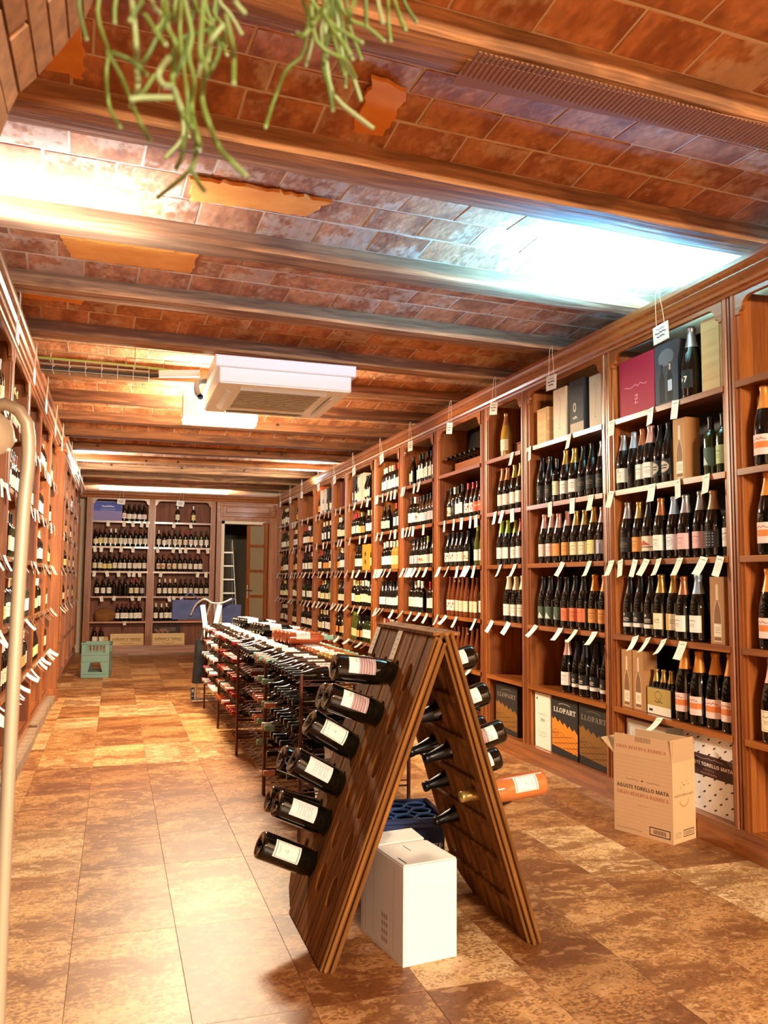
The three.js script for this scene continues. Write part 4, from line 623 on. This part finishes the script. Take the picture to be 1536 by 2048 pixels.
// ---------- riddling rack ----------
const FOOT = 0.663, TOP = 1.06, LEN = 1.135, ANG = Math.atan2(TOP, 0.397);
const RS = [0.21, 0.365, 0.51, 0.655, 0.81, 0.97], CZ = [-2.84, -2.99, -3.132, -3.285];
const RACK = thing('riddling_rack', 'dark wooden A-frame riddling rack with oval holes, holding tilted sparkling bottles', 'wine rack', [0, 0, 0]);
const panels = [];
for (const s of [0, 1]) {
  const g = new THREE.Group(); g.name = 'hinged_panel'; RACK.add(g); panels.push(g);
  // local frame: x along the depth (towards the back), y up the slope, z outwards
  const ex = new THREE.Vector3(0, 0, -1), ey = s ? new THREE.Vector3(-0.33, TOP, 0).normalize() : new THREE.Vector3(0.397, TOP, 0).normalize(), ez = new THREE.Vector3().crossVectors(ex, ey);
  g.matrix.makeBasis(ex, ey, ez).setPosition(s ? 1.462 : FOOT, 0, 0); g.matrix.decompose(g.position, g.quaternion, g.scale);
  const out = ez.x * (s ? 1 : -1) > 0 ? 1 : -1;   // which local z faces away from the other panel
  const E = [2.7, 2.772, 2.917, 3.06, 3.208, 3.37], TH = 0.042;
  for (let k = 0; k < 5; k++) {
    const a = E[k] + 0.004, b = E[k + 1] - 0.004, c = k ? -CZ[k - 1] : 0, y0 = k === 4 ? 0.09 : 0.004, hs = [];
    if (k) for (const y of RS) { const p = new THREE.Path(); p.absellipse(c, y, 0.0305, 0.05, 0, Math.PI * 2); hs.push(p); }
    const sh = k === 4 ? shape([[a, 0.02], [b - 0.06, 0.06], [b - 0.02, 0.1], [b, 0.15], [b, LEN], [a, LEN]], hs) : shape([[a, y0], [b, y0], [b, LEN], [a, LEN]], hs);
    const th = k ? TH : TH + 0.01;
    mesh('plank', uvm(ext(sh, th, 0.003, 16).translate(0, 0, out > 0 ? -th : 0), rr(0, 5), rr(0, 5)), M.rack, g);
  }
  for (let k = 0; k < 2; k++) mesh('edge_batten', uvm(cham(0.012, LEN - 0.02, 0.012, 0.003), rr(0, 4)).translate(2.692, LEN / 2, out * -(0.014 + k * 0.022)), M.rack, g);
  for (let r = 0; r < RS.length; r++) mesh('back_batten', uvm(cham(0.6, 0.026, 0.014, 0.003), rr(0, 4)).rotateX(0).translate(3.04, RS[r] - 0.075, out * -(TH + 0.006)), M.rack, g);
}
mesh('ridge_cap', uvm(cham(0.1, 0.012, 0.66, 0.003)).translate(1.105, 1.069, -3.04), M.rack, RACK);
// bottles in its holes: column, row, tilt down, reach of the base from the panel
const hp = (s, c, r) => s ? [1.462 - 0.33 / 1.11 * RS[r], RS[r] * 0.955, CZ[c]] : [FOOT + 0.351 * RS[r], RS[r] * 0.9365, CZ[c]];
function held(s, c, r, tilt, reach, l, o = {}) {
  const p = hp(s, c, r), dir = s ? 1 : -1, base = [p[0] + dir * reach * Math.cos(tilt), p[1] + reach * Math.sin(tilt), p[2] + (o.dz ?? 0)];
  const y = new THREE.Vector3(p[0] - base[0], p[1] - base[1], p[2] - base[2]).normalize(), z = new THREE.Vector3(0, 0.45, 1).sub(y.clone().multiplyScalar(new THREE.Vector3(0, 0.45, 1).dot(y))).normalize(), x = new THREE.Vector3().crossVectors(y, z);
  const m = new THREE.Matrix4().makeBasis(x, y, z).multiply(new THREE.Matrix4().makeRotationY(o.roll ?? 0)).setPosition(...base);
  bottle('cha', o.g ?? 'dark', o.c ?? 'black', l, m, o.where, s ? 1.05 : 1.16); Object.assign(BOT.at(-1), { boost: 3, nar: 1 });
}
const W = (r, t) => `in the riddling rack's ${t} panel, ${['lowest', 'fifth', 'fourth', 'third', 'second', 'top'][r]} row`;
held(0, 1, 5, 0.12, 0.235, 'field', { where: W(5, 'left') });
held(0, 2, 4, 0.3, 0.2, 'framed', { where: W(4, 'left') + ', behind' });
held(0, 1, 4, 0.36, 0.215, 'field', { where: W(4, 'left') });
held(0, 2, 3, 0.55, 0.21, 'framed', { where: W(3, 'left') });
held(0, 2, 2, 0.52, 0.215, 'graph', { where: W(2, 'left') });
held(0, 3, 2, 0.4, 0.22, 'none', { where: W(2, 'left') + ', behind' });
held(0, 2, 1, 0.42, 0.215, 'graph', { where: W(1, 'left') });
held(0, 3, 1, 0.32, 0.21, 'none', { where: W(1, 'left') + ', behind' });
held(0, 2, 0, 0.42, 0.22, 'framed', { where: W(0, 'left') });
held(1, 1, 5, 0.25, 0.16, 'field', { where: W(5, 'right') });
held(1, 1, 4, 0.3, 0.17, 'field', { where: W(4, 'right') });
held(1, 1, 3, 0.28, 0.19, 'field', { where: W(3, 'right') });
held(1, 2, 3, 0.28, 0.18, 'field', { where: W(3, 'right') + ', behind' });
held(1, 0, 2, 0.1, 0.235, 'framed', { g: 'clear', c: 'gold', where: W(2, 'right') });
held(1, 2, 2, 0.3, 0.2, 'white', { where: W(2, 'right') + ', behind' });
held(1, 2, 1, 0.3, 0.2, 'none', { where: W(1, 'right') });
// paper strips glued on the rack's head
[[-3.06, 'nearer'], [-3.34, 'farther']].forEach(([z, w]) => {
  const t = mesh('paper_strip', new THREE.BoxGeometry(0.048, 0.118, 0.0012), printed(48, 144, (g, a, b) => { fill(g, '#efe6d2', 0, 0, a, b); for (let k = 0; k < 5; k++) fill(g, '#8a7e70', 18, 20 + k * 24, 12 + (k % 2) * 5, 4); }));
  t.matrix.copy(panels[0].matrix); t.applyMatrix4(new THREE.Matrix4().makeTranslation(-z, 1.075, 0.0)); const e = new THREE.Matrix4().multiplyMatrices(panels[0].matrix, new THREE.Matrix4().makeTranslation(-z, 1.075, (new THREE.Vector3().setFromMatrixColumn(panels[0].matrix, 2).x < 0 ? 1 : -1) * 0.0035)); e.decompose(t.position, t.quaternion, t.scale);
  tag(t, `white paper price strip glued to the top of the riddling rack, ${w} one`, 'price strip');
});
{ // white carton between its legs
  const t = thing('wine_carton', 'plain white cardboard carton standing between the riddling rack legs', 'carton', [1.008, 0, -2.835], 0.14), w = 0.203, h = 0.32, d = 0.335;
  mesh('box_body', uvm(cham(w, h - 0.004, d, 0.0025)).translate(0, h / 2 - 0.002, 0), M.whiteCard, t);
  mesh('lid_flap', uvm(cham(w - 0.004, 0.004, d * 0.62, 0.001)).translate(0, h, d * 0.18), M.whiteCard, t);
  mesh('lid_flap', uvm(cham(w - 0.002, 0.004, d * 0.3, 0.001)).rotateX(0.1).translate(0, h + 0.006, -d * 0.34), M.whiteCard, t);
  mesh('slot', [bx(-0.085, -0.08, h + 0.001, h + 0.0026, 0.09, 0.15), bx(-0.01, -0.007, h + 0.001, h + 0.0026, -0.02, 0.04)], M.black, t);
  mesh('printed_face', new THREE.PlaneGeometry(0.3, 0.3).rotateY(-Math.PI / 2).translate(-w / 2 - 0.0006, h / 2, 0), printed(256, 256, (g, a, b) => { fill(g, '#efebe3', 0, 0, a, b); g.strokeStyle = '#b8aca0'; g.lineWidth = 2; g.beginPath(); g.moveTo(a * 0.3, 10); g.lineTo(a * 0.3, b - 10); g.moveTo(a * 0.08, 10); g.lineTo(a * 0.08, b - 10); g.moveTo(a * 0.82, 10); g.lineTo(a * 0.82, b - 10); g.stroke(); for (let k = 0; k < 12; k++) fill(g, '#b09c90', a * 0.52 + (k % 3) * 14, b * 0.62 + Math.floor(k / 3) * 22, 9, 14); }), t);
}
{ // open lettered carton by the right shelves
  const t = thing('wine_carton', 'open tan cardboard wine carton with black and red lettering, flaps up', 'carton', [2.588, 0, -3.479], Math.atan2(0.358, 0.934)), w = 0.2, h = 0.385, d = 0.335, k = 0.004, card = flat(0xd2aa7c, 0.85);
  // local x runs towards the shelves, local -z along the front face
  const front = printed(512, 640, (g, a, b) => { fill(g, '#d2a87c', 0, 0, a, b); for (let i = 0; i < 40; i++) fill(g, i % 2 ? '#d4ab80' : '#cfa578', 0, i * 16, a, 8);
    text(g, 'AGUSTI TORELLO MATA', '#160c06', 'bold 41px sans-serif', a / 2, b * 0.4); text(g, 'GRAN RESERVA BARRICA', '#a04a26', 'bold 35px serif', a / 2, b * 0.485); scrib(g, '#5a4028', 110, b * 0.29, 110, 14, 1, 3); scrib(g, '#5a4028', 296, b * 0.29, 110, 14, 1, 3); g.fillStyle = '#20140c'; g.beginPath(); g.ellipse(a / 2, b * 0.3, 10, 5, -0.6, 0, 7); g.fill();
    text(g, 'E D I C I O', '#7a5638', '16px serif', a / 2, b * 0.62); scrib(g, '#6a4c30', 20, b * 0.93, 230, 10, 1, 3); g.strokeStyle = '#1c120c'; g.lineWidth = 7; g.strokeRect(a * 0.62, b * 0.85, 170, 60); for (let i = 0; i < 12; i++) fill(g, '#54402c', a * 0.62 + 30 + i * 9, b * 0.85 + 14, 4 + i % 3, 34); });
  const side = printed(320, 640, (g, a, b) => { fill(g, '#e2bd88', 0, 0, a, b); text(g, 'AGUSTI TORELLO MATA', '#7a4c24', 'bold 24px sans-serif', a / 2, b * 0.42); g.fillStyle = '#3a2412'; g.beginPath(); g.ellipse(a / 2, b * 0.3, 9, 5, -0.6, 0, 7); g.fill(); for (const [x, y] of [[0.4, 0.26], [0.6, 0.25], [0.34, 0.32], [0.68, 0.29]]) fill(g, '#7a5a38', a * x, b * y, 9, 6); g.strokeStyle = '#cf8a54'; g.lineWidth = 10; g.beginPath(); g.arc(a / 2, b * 0.46, 66, 0.25, Math.PI - 0.25); g.stroke(); g.strokeStyle = '#3c2814'; g.lineWidth = 6; g.strokeRect(a * 0.46, b * 0.86, 140, 50); for (let i = 0; i < 10; i++) fill(g, '#6a5030', a * 0.46 + 16 + i * 11, b * 0.86 + 10, 5, 30); scrib(g, '#7a5a38', 22, b * 0.86, 90, 50, 3, 3); });
  const flapM = printed(512, 160, (g, a, b) => { fill(g, '#cfa378', 0, 0, a, b); text(g, 'GRAN RESERVA BARRICA', '#a04a26', 'bold 34px serif', a * 0.47, b * 0.62); for (let i = 0; i < 10; i++) fill(g, '#7c5638', 190 + i * 14, 6, 7, 40); });
  mesh('carton_wall', bx(0, k, 0, h, -d, 0), card, t); mesh('carton_wall', bx(w - k, w, 0, h, -d, 0), card, t); mesh('carton_wall', bx(k, w - k, 0, h, -k, 0), card, t); mesh('carton_wall', bx(k, w - k, 0, h, -d, -d + k), card, t); mesh('carton_bottom', bx(k, w - k, 0, k, -d + k, -k), card, t);
  mesh('printed_face', new THREE.PlaneGeometry(d - 0.002, h - 0.002).rotateY(-Math.PI / 2).translate(-0.0006, h / 2, -d / 2), front, t);
  mesh('printed_face', new THREE.PlaneGeometry(w - 0.002, h - 0.002).translate(w / 2, h / 2, 0.0006), side, t);
  const f1 = new THREE.Group(); f1.name = 'carton_flap'; t.add(f1); f1.position.set(0.001, h, 0); f1.rotation.z = -0.1; mesh('flap_board', bx(0, k, 0, 0.1, -d, 0), card, f1); mesh('printed_face', new THREE.PlaneGeometry(d - 0.002, 0.098).rotateY(-Math.PI / 2).translate(-0.0006, 0.05, -d / 2), flapM, f1);
  const fl = (n, g, p, rx, rz) => { const o = mesh('carton_flap', g, card, t); o.position.set(...p); o.rotation.set(rx, 0, rz); };
  fl('', bx(-k, 0, 0, 0.1, -d, 0), [w, h, 0], 0, 0.06); fl('', bx(0, w, 0, 0.105, -k, 0), [0, h, 0], -0.06, 0); fl('', bx(0, w, 0, 0.1, 0, k), [0, h, -d], -0.9, 0);
}
// ---------- ceiling fittings ----------
{
  const t = thing('air_conditioner', 'white ceiling cassette air conditioner hung under the beams', 'air conditioner', [1.105, 2.6, -6.2]), wh = std({ color: 0xeeeeec, roughness: 0.35 });
  mesh('upper_casing', cham(1.0, 0.08, 1.08, 0.006).translate(0, 0.15, 0), wh, t); mesh('lower_casing', [cham(0.94, 0.105, 1.04, 0.008).translate(0, 0.058, 0)], wh, t);
  mesh('bottom_frame', [bx(-0.46, 0.46, 0, 0.01, -0.51, -0.34), bx(-0.46, 0.46, 0, 0.01, 0.34, 0.51), bx(-0.46, -0.3, 0, 0.01, -0.34, 0.34), bx(0.3, 0.46, 0, 0.01, -0.34, 0.34)], wh, t);
  const grey = std({ color: 0xc9c2b8, roughness: 0.5 });
  for (let k = 0; k < 11; k++) mesh('grille_slat', cham(0.58, 0.008, 0.03, 0.002).rotateX(0.5).translate(0, 0.002, -0.29 + k * 0.058), grey, t);
  for (const s of [-1, 1]) { mesh('air_vane', cham(0.06, 0.008, 0.62, 0.003).rotateZ(s * 0.5).translate(s * 0.385, -0.004, 0), grey, t); mesh('air_vane', cham(0.62, 0.008, 0.06, 0.003).rotateX(-s * 0.5).translate(0, -0.004, s * 0.425), grey, t); }
  mesh('drain_hose', tube([[-0.5, 0.15, -0.1], [-0.56, 0.12, -0.05], [-0.58, 0.02, 0.1], [-0.57, -0.06, 0.28]], 0.022, 20, 8), std({ color: 0xa8c0c8, roughness: 0.5 }), t);
}
{
  const t = thing('cable_tray', 'wire mesh cable tray with green cable running to the air conditioner', 'cable tray', [-0.14, 2.73, -6.32]), w = [], L0 = -0.55, L1 = 0.33, zn = std({ color: 0xb8b4a8, metalness: 0.6, roughness: 0.4 });
  for (const [y, z] of [[0.075, 0.06], [0.04, 0.06], [0, 0.06], [0, 0.02], [0, -0.02], [0, -0.06], [0.04, -0.06], [0.075, -0.06]]) w.push(rod([L0, y, z], [L1, y, z], 0.003, 5));
  for (let x = L0; x <= L1 + 0.01; x += 0.11) w.push(rod([x, 0.075, 0.06], [x, 0, 0.06], 0.003, 5), rod([x, 0, 0.06], [x, 0, -0.06], 0.003, 5), rod([x, 0.075, -0.06], [x, 0, -0.06], 0.003, 5));
  mesh('wire_basket', w, zn, t); mesh('green_cable', tube([[L0, 0.085, 0.05], [0, 0.083, 0.05], [L1, 0.078, 0.04], [0.62, 0.07, 0.02]], 0.008, 20, 6), flat(0x9ab83c, 0.5), t);
  mesh('black_cable', [tube([[L0, 0.02, 0.02], [0, 0.025, 0], [L1, 0.03, 0], [0.5, 0.05, 0.01]], 0.016, 20, 6), tube([[L0, 0.02, -0.03], [0, 0.025, -0.04], [L1, 0.03, -0.02], [0.5, 0.05, 0]], 0.014, 20, 6)], flat(0x2c2824, 0.6), t);
  mesh('white_trunking', uvm(cham(0.3, 0.05, 0.05, 0.006)).rotateZ(0.09).translate(0.55, 0.055, 0.02), M.white, t);
  mesh('hanger', [rod([L0 + 0.2, 0.07, 0], [L0 + 0.2, 0.14, 0], 0.004), rod([L1 - 0.1, 0.07, 0], [L1 - 0.1, 0.24, 0], 0.004)], zn, t);
}
const glow = (c, k) => std({ color: 0x000000, emissive: c, emissiveIntensity: k });
function area(c, k, w, h, pos, to) { const l = new THREE.RectAreaLight(c, k, w, h); l.position.set(...pos); l.lookAt(...to); scene.add(l); return l; }
{ // lit fitting beyond the air conditioner
  const t = thing('ceiling_light', 'lit white box light fitting beside the ceiling air conditioner', 'ceiling light', [0.83, 2.61, -7.3]);
  mesh('housing', [bx(-0.32, 0.32, 0.03, 0.24, -0.1, 0.1)], M.white, t);
  mesh('diffuser', cham(0.62, 0.05, 0.2, 0.01).translate(0, 0.02, 0), glow(new THREE.Color().setRGB(1, 0.9, 0.7), 6), t);
  area(WARM, L.panel, 0.6, 0.18, [0.83, 2.6, -7.3], [0.83, 0, -7.3]);
  area(WARM, L.sideFront, 0.6, 0.08, [0.83, 2.64, -7.195], [0.83, 2.64, -5]);
  area(WARM, L.side, 0.6, 0.08, [0.83, 2.64, -7.405], [0.83, 2.64, -9]);
}
{ // the same fitting over the front of the shop, outside the picture
  const t = thing('ceiling_light', 'lit white box light fitting over the front of the shop', 'ceiling light', [1.45, 2.61, 3.1]);
  mesh('housing', [bx(-0.6, 0.6, 0.03, 0.24, -0.1, 0.1)], M.white, t);
  mesh('diffuser', cham(1.2, 0.05, 0.2, 0.01).translate(0, 0.02, 0), glow(new THREE.Color().setRGB(1, 0.9, 0.7), 6), t);
  area(FRONT, L.front, 1.15, 0.18, [1.45, 2.6, 3.1], [1.45, 0, 0.6]);
  area(FRONT, L.fside, 1.15, 0.1, [1.45, 2.65, 2.99], [1.45, 2.7, -3]);
}
function strip(label, x, z0, z1, c, k, y = 2.79, to = 1) {   // tube lying on top of the shelving
  const t = thing('strip_light', label, 'strip light', [x, y, (z0 + z1) / 2]), l = Math.abs(z1 - z0);
  mesh('tube', new THREE.CylinderGeometry(0.013, 0.013, l - 0.06, 10).rotateX(Math.PI / 2).translate(0, 0.014, 0), glow(c, 8), t); mesh('batten', bx(-0.02, 0.02, -0.02, 0, -l / 2, l / 2), M.white, t);
  area(c, k, 0.05, l - 0.06, [x, y + 0.03, (z0 + z1) / 2], [x - to, y + 1.6, (z0 + z1) / 2]);
}
strip('bluish strip light on top of the near right shelving', 2.95, -2.7, -4.6, COOL, L.right, 2.81, 0.4);
strip('cool white strip light on top of the near left shelving', -0.76, -2.9, -4.7, LAV, L.left, 2.81, -0.4);
strip('cool strip light on top of the far right shelving', 2.97, -11.3, -12.3, PALE, L.backCool, 2.79, 1.2);
strip('cool strip light on top of the far left shelving', -0.8, -11.3, -12.4, PALE, L.backCool, 2.79, -1.2);
{ const t = thing('strip_light', 'warm strip light on top of the back wall shelving', 'strip light', [0.8, 2.78, -15.08]); mesh('tube', new THREE.CylinderGeometry(0.013, 0.013, 2.2, 10).rotateZ(Math.PI / 2).translate(0, 0.014, 0), glow(WARM, 10), t); mesh('batten', bx(-1.12, 1.12, -0.015, 0, -0.02, 0.02), M.white, t); area(WARM, L.backWarm, 2.2, 0.05, [0.8, 2.815, -15.08], [0.8, 4, -15.0]); }
// ---------- foreground ----------
{ // brick arch at the entrance: thin bricks on a curve
  const t = structGroup('entrance_arch');
  const P = [[-0.30, 1.60], [-0.235, 1.78], [-0.182, 1.881], [-0.159, 1.951], [-0.131, 1.991], [-0.071, 2.092], [-0.05, 2.16], [0.02, 2.3], [0.14, 2.42], [0.34, 2.5]];
  const cv = new THREE.CatmullRomCurve3(P.map(([x, y]) => new THREE.Vector3(x, y, 0))), n = 30, th = 0.34, ms = [std({ map: tStone, color: 0xffe4cc, roughness: 0.95 }), std({ map: tStone, color: 0xf0d0b4, roughness: 0.95 })];
  const V = [0, 1, 2].map(() => 0);
  for (let i = 0; i < n; i++) {
    const p = cv.getPointAt((i + 0.5) / n), tg = cv.getTangentAt((i + 0.5) / n), a = Math.atan2(tg.y, tg.x), l = cv.getLength() / n - 0.005;
    for (let j = 0; j < 2; j++) { const cut = i % 2 ? [0.6, 0.4] : [0.4, 0.6], dz = th * cut[j], z = -1.28 + (j ? th * cut[0] : 0); const o = mesh('brick', uvm(cham(l, 0.13, dz - 0.006, 0.004), rr(0, 4), rr(0, 4)), pick(ms), t); o.position.set(p.x - Math.sin(a) * 0.065, p.y + Math.cos(a) * 0.065, z + dz / 2); o.rotation.z = a; }
  }
  const back = [[-0.96, 0.0], [-0.40, 0.0], [-0.40, 1.3], ...P.map(([x, y], i) => { const tg = cv.getTangentAt(Math.min(1, i / (P.length - 1))); return [x - tg.y * 0.02, y + tg.x * 0.02]; }), [0.34, 2.84], [-0.96, 2.84]];
  mesh('mortar_core', uvm(ext(shape(back), th - 0.012).translate(0, 0, -1.274)), M.mortarDark, t);
}
{
  const t = thing('floor_lamp', 'slim pale metal floor lamp with curved neck and small round head', 'floor lamp', [-0.16, 0, -1.6]), pm = std({ color: 0xb8a78e, metalness: 0.3, roughness: 0.45 });
  mesh('pole', tube([[0, 0.03, 0], [-0.004, 0.8, 0], [0.002, 1.38, 0], [0.006, 1.48, 0], [-0.002, 1.535, 0], [-0.03, 1.56, 0], [-0.06, 1.552, 0]], 0.0118, 60, 14), pm, t);
  mesh('brass_collar', rod([-0.05, 1.556, 0], [-0.08, 1.542, 0], 0.0135, 12), M.brass, t);
  const hd = new THREE.Group(); hd.name = 'lamp_head'; t.add(hd); hd.position.set(-0.06, 1.505, 0.012); hd.scale.setScalar(0.86);
  mesh('shade', new THREE.LatheGeometry(V2([[0.012, 0.05], [0.03, 0.04], [0.048, 0.01], [0.05, -0.02], [0.047, -0.02], [0.045, 0.008], [0.028, 0.036], [0.012, 0.046]]), 24).rotateX(0.9), std({ color: 0xbca98e, roughness: 0.5, metalness: 0.2 }), hd);
  mesh('rim_bead', Array.from({ length: 10 }, (_, k) => new THREE.SphereGeometry(0.004, 8, 6).translate(0.05 * Math.cos(k * 0.628), -0.018, 0.05 * Math.sin(k * 0.628)).rotateX(0.9)), M.white, hd);
  mesh('base', new THREE.LatheGeometry(V2([[0, 0.03], [0.02, 0.03], [0.03, 0.02], [0.12, 0.012], [0.125, 0.004], [0.12, 0], [0, 0]]), 32), pm, t);
}
{ // mistletoe-like hanging cactus
  const t = thing('hanging_plant', 'pale green pencil-stemmed hanging plant trailing down from the ceiling', 'plant');
  const D = [[-26,1671,-625,-22,1660,-634,-18,1655,-647,-19,1639,-651,-17,1627,-669,-7,1585,-626],[-17,1621,-593,-8,1611,-601,0,1601,-615,7,1575,-597,14,1574,-616],[-14,1594,-549,-3,1596,-556,4,1588,-550,9,1588,-557],[-2,1638,-556,1,1623,-565,2,1609,-560,3,1608,-585,4,1582,-563,0,1584,-593],[6,1609,-525,16,1603,-536,20,1594,-530],[20,1634,-543,22,1622,-554,27,1610,-550,27,1604,-578,29,1584,-569,35,1580,-584,40,1557,-558,48,1578,-622,44,1554,-609,22,1545,-647],[61,1713,-679,44,1706,-683,35,1697,-683,30,1682,-684],[22,1576,-513,16,1568,-520,18,1557,-513,26,1570,-537,31,1552,-529],[33,1650,-562,39,1628,-568,37,1616,-570,42,1604,-579,42,1595,-596,45,1552,-565,52,1581,-632],[41,1612,-505,41,1582,-515,44,1568,-505,44,1566,-533,48,1542,-522,56,1537,-539,61,1510,-505,70,1504,-508],[39,1517,-536,43,1511,-539,49,1512,-554],[41,1638,-686,42,1620,-690,29,1602,-694],[38,1575,-605,37,1561,-606,34,1559,-623],[55,1723,-659,61,1705,-660,71,1706,-682,74,1682,-663],[52,1638,-568,59,1632,-579,54,1613,-576,50,1616,-601],[61,1689,-609,70,1683,-613,79,1669,-613],[56,1614,-516,62,1599,-524,65,1600,-540,63,1571,-521],[46,1597,-510,47,1590,-516,46,1582,-519],[23,1628,-547,15,1615,-557,10,1603,-558,5,1597,-563],[-1,1542,-511,6,1545,-512,24,1555,-523],[138,1748,-668,144,1743,-676,143,1714,-690,129,1697,-690,122,1679,-706,109,1632,-674],[128,1690,-587,151,1679,-597,170,1669,-594],[145,1696,-591,146,1681,-601,144,1659,-614,148,1633,-607,152,1622,-614],[160,1656,-646,175,1646,-649,198,1638,-656],[122,1641,-529,133,1637,-541,146,1633,-552,149,1629,-552],[135,1667,-600,145,1660,-601,159,1661,-606,174,1662,-628],[170,1734,-673,181,1720,-683,183,1693,-692],[167,1683,-639,178,1675,-648,185,1656,-648],[169,1737,-641,175,1716,-647,188,1700,-659],[167,1722,-638,192,1723,-650,207,1717,-654],[179,1722,-616,182,1705,-623],[169,1674,-550,175,1661,-556],[213,1763,-663,217,1753,-673,219,1731,-672],[208,1737,-629,217,1730,-639,221,1719,-637],[230,1770,-669,245,1759,-677],[156,1772,-695,154,1736,-701,150,1716,-708],[128,1652,-533,121,1641,-544,113,1630,-545,112,1640,-558],[-14,1696,-644,-14,1679,-646],[-41,1699,-656,-35,1673,-664],[11,1660,-584,14,1661,-593,18,1662,-599],[31,1707,-644,30,1697,-646,30,1697,-655],[44,1700,-630,49,1696,-638,58,1693,-645],[5,1606,-508,0,1598,-511,-2,1592,-510],[63,1632,-527,66,1630,-529,70,1628,-531],[140,1637,-507,138,1630,-512,139,1629,-522],[34,1690,-618,34,1675,-629,36,1642,-618,41,1623,-633,43,1597,-631],[38,1639,-582,34,1626,-592,30,1612,-591],[54,1600,-507,47,1589,-508,43,1585,-520,40,1571,-519],[20,1685,-616,22,1676,-626,15,1665,-626],[64,1728,-663,63,1718,-667,71,1709,-666,75,1704,-684],[154,1714,-613,161,1706,-624,166,1689,-627,171,1675,-625],[159,1748,-679,157,1727,-680,165,1718,-692],[152,1697,-623,159,1686,-631,169,1673,-644],[15,1600,-575,8,1588,-578,1,1581,-582],[42,1677,-694,47,1671,-706,45,1651,-716,49,1635,-716]];
  const pot = new THREE.Vector3(0.11, 1.9, -0.6);
  D.forEach((a, i) => {
    const pts = []; for (let k = 0; k < a.length; k += 3) pts.push([a[k] / 1000, a[k + 1] / 1000, a[k + 2] / 1000]);
    if (pts[0][1] > 1.655) { const p = pts[0]; pts.unshift([p[0] * 0.8 + pot.x * 0.2, p[1] + 0.1, p[2] * 0.9 + pot.z * 0.1], ); pts.unshift([p[0] * 0.5 + pot.x * 0.5, pot.y - 0.02, p[2] * 0.5 + pot.z * 0.5]); }
    mesh('stem', tube(pts, rr(0.0014, 0.0019), pts.length * 5, 7), [M.plantGreen, M.plantGreen, M.plantDark, M.plantPale][i % 4], t);
    mesh('stem_tip', new THREE.SphereGeometry(0.0018, 8, 6).translate(...pts.at(-1)), M.plantPale, t);
  });
  mesh('pot', new THREE.LatheGeometry(V2([[0, 0], [0.09, 0], [0.13, 0.13], [0.136, 0.13], [0.136, 0.15], [0.122, 0.15], [0.118, 0.12], [0, 0.12]]), 28).translate(pot.x, pot.y - 0.13, pot.z), flat(0xa0603c, 0.9), t);
  mesh('hanger', [0, 1, 2].map((k) => rod([pot.x + 0.13 * Math.cos(k * 2.094), pot.y + 0.01, pot.z + 0.13 * Math.sin(k * 2.094)], [pot.x, 2.84, pot.z], 0.002, 4)).concat([rod([pot.x, 2.83, pot.z], [pot.x, 3.03, pot.z], 0.003, 4)]), M.black, t);
}
finishBottles();
scene.traverse((o) => { if (o.isMesh) o.castShadow = o.receiveShadow = true; });
renderer.render(scene, camera);
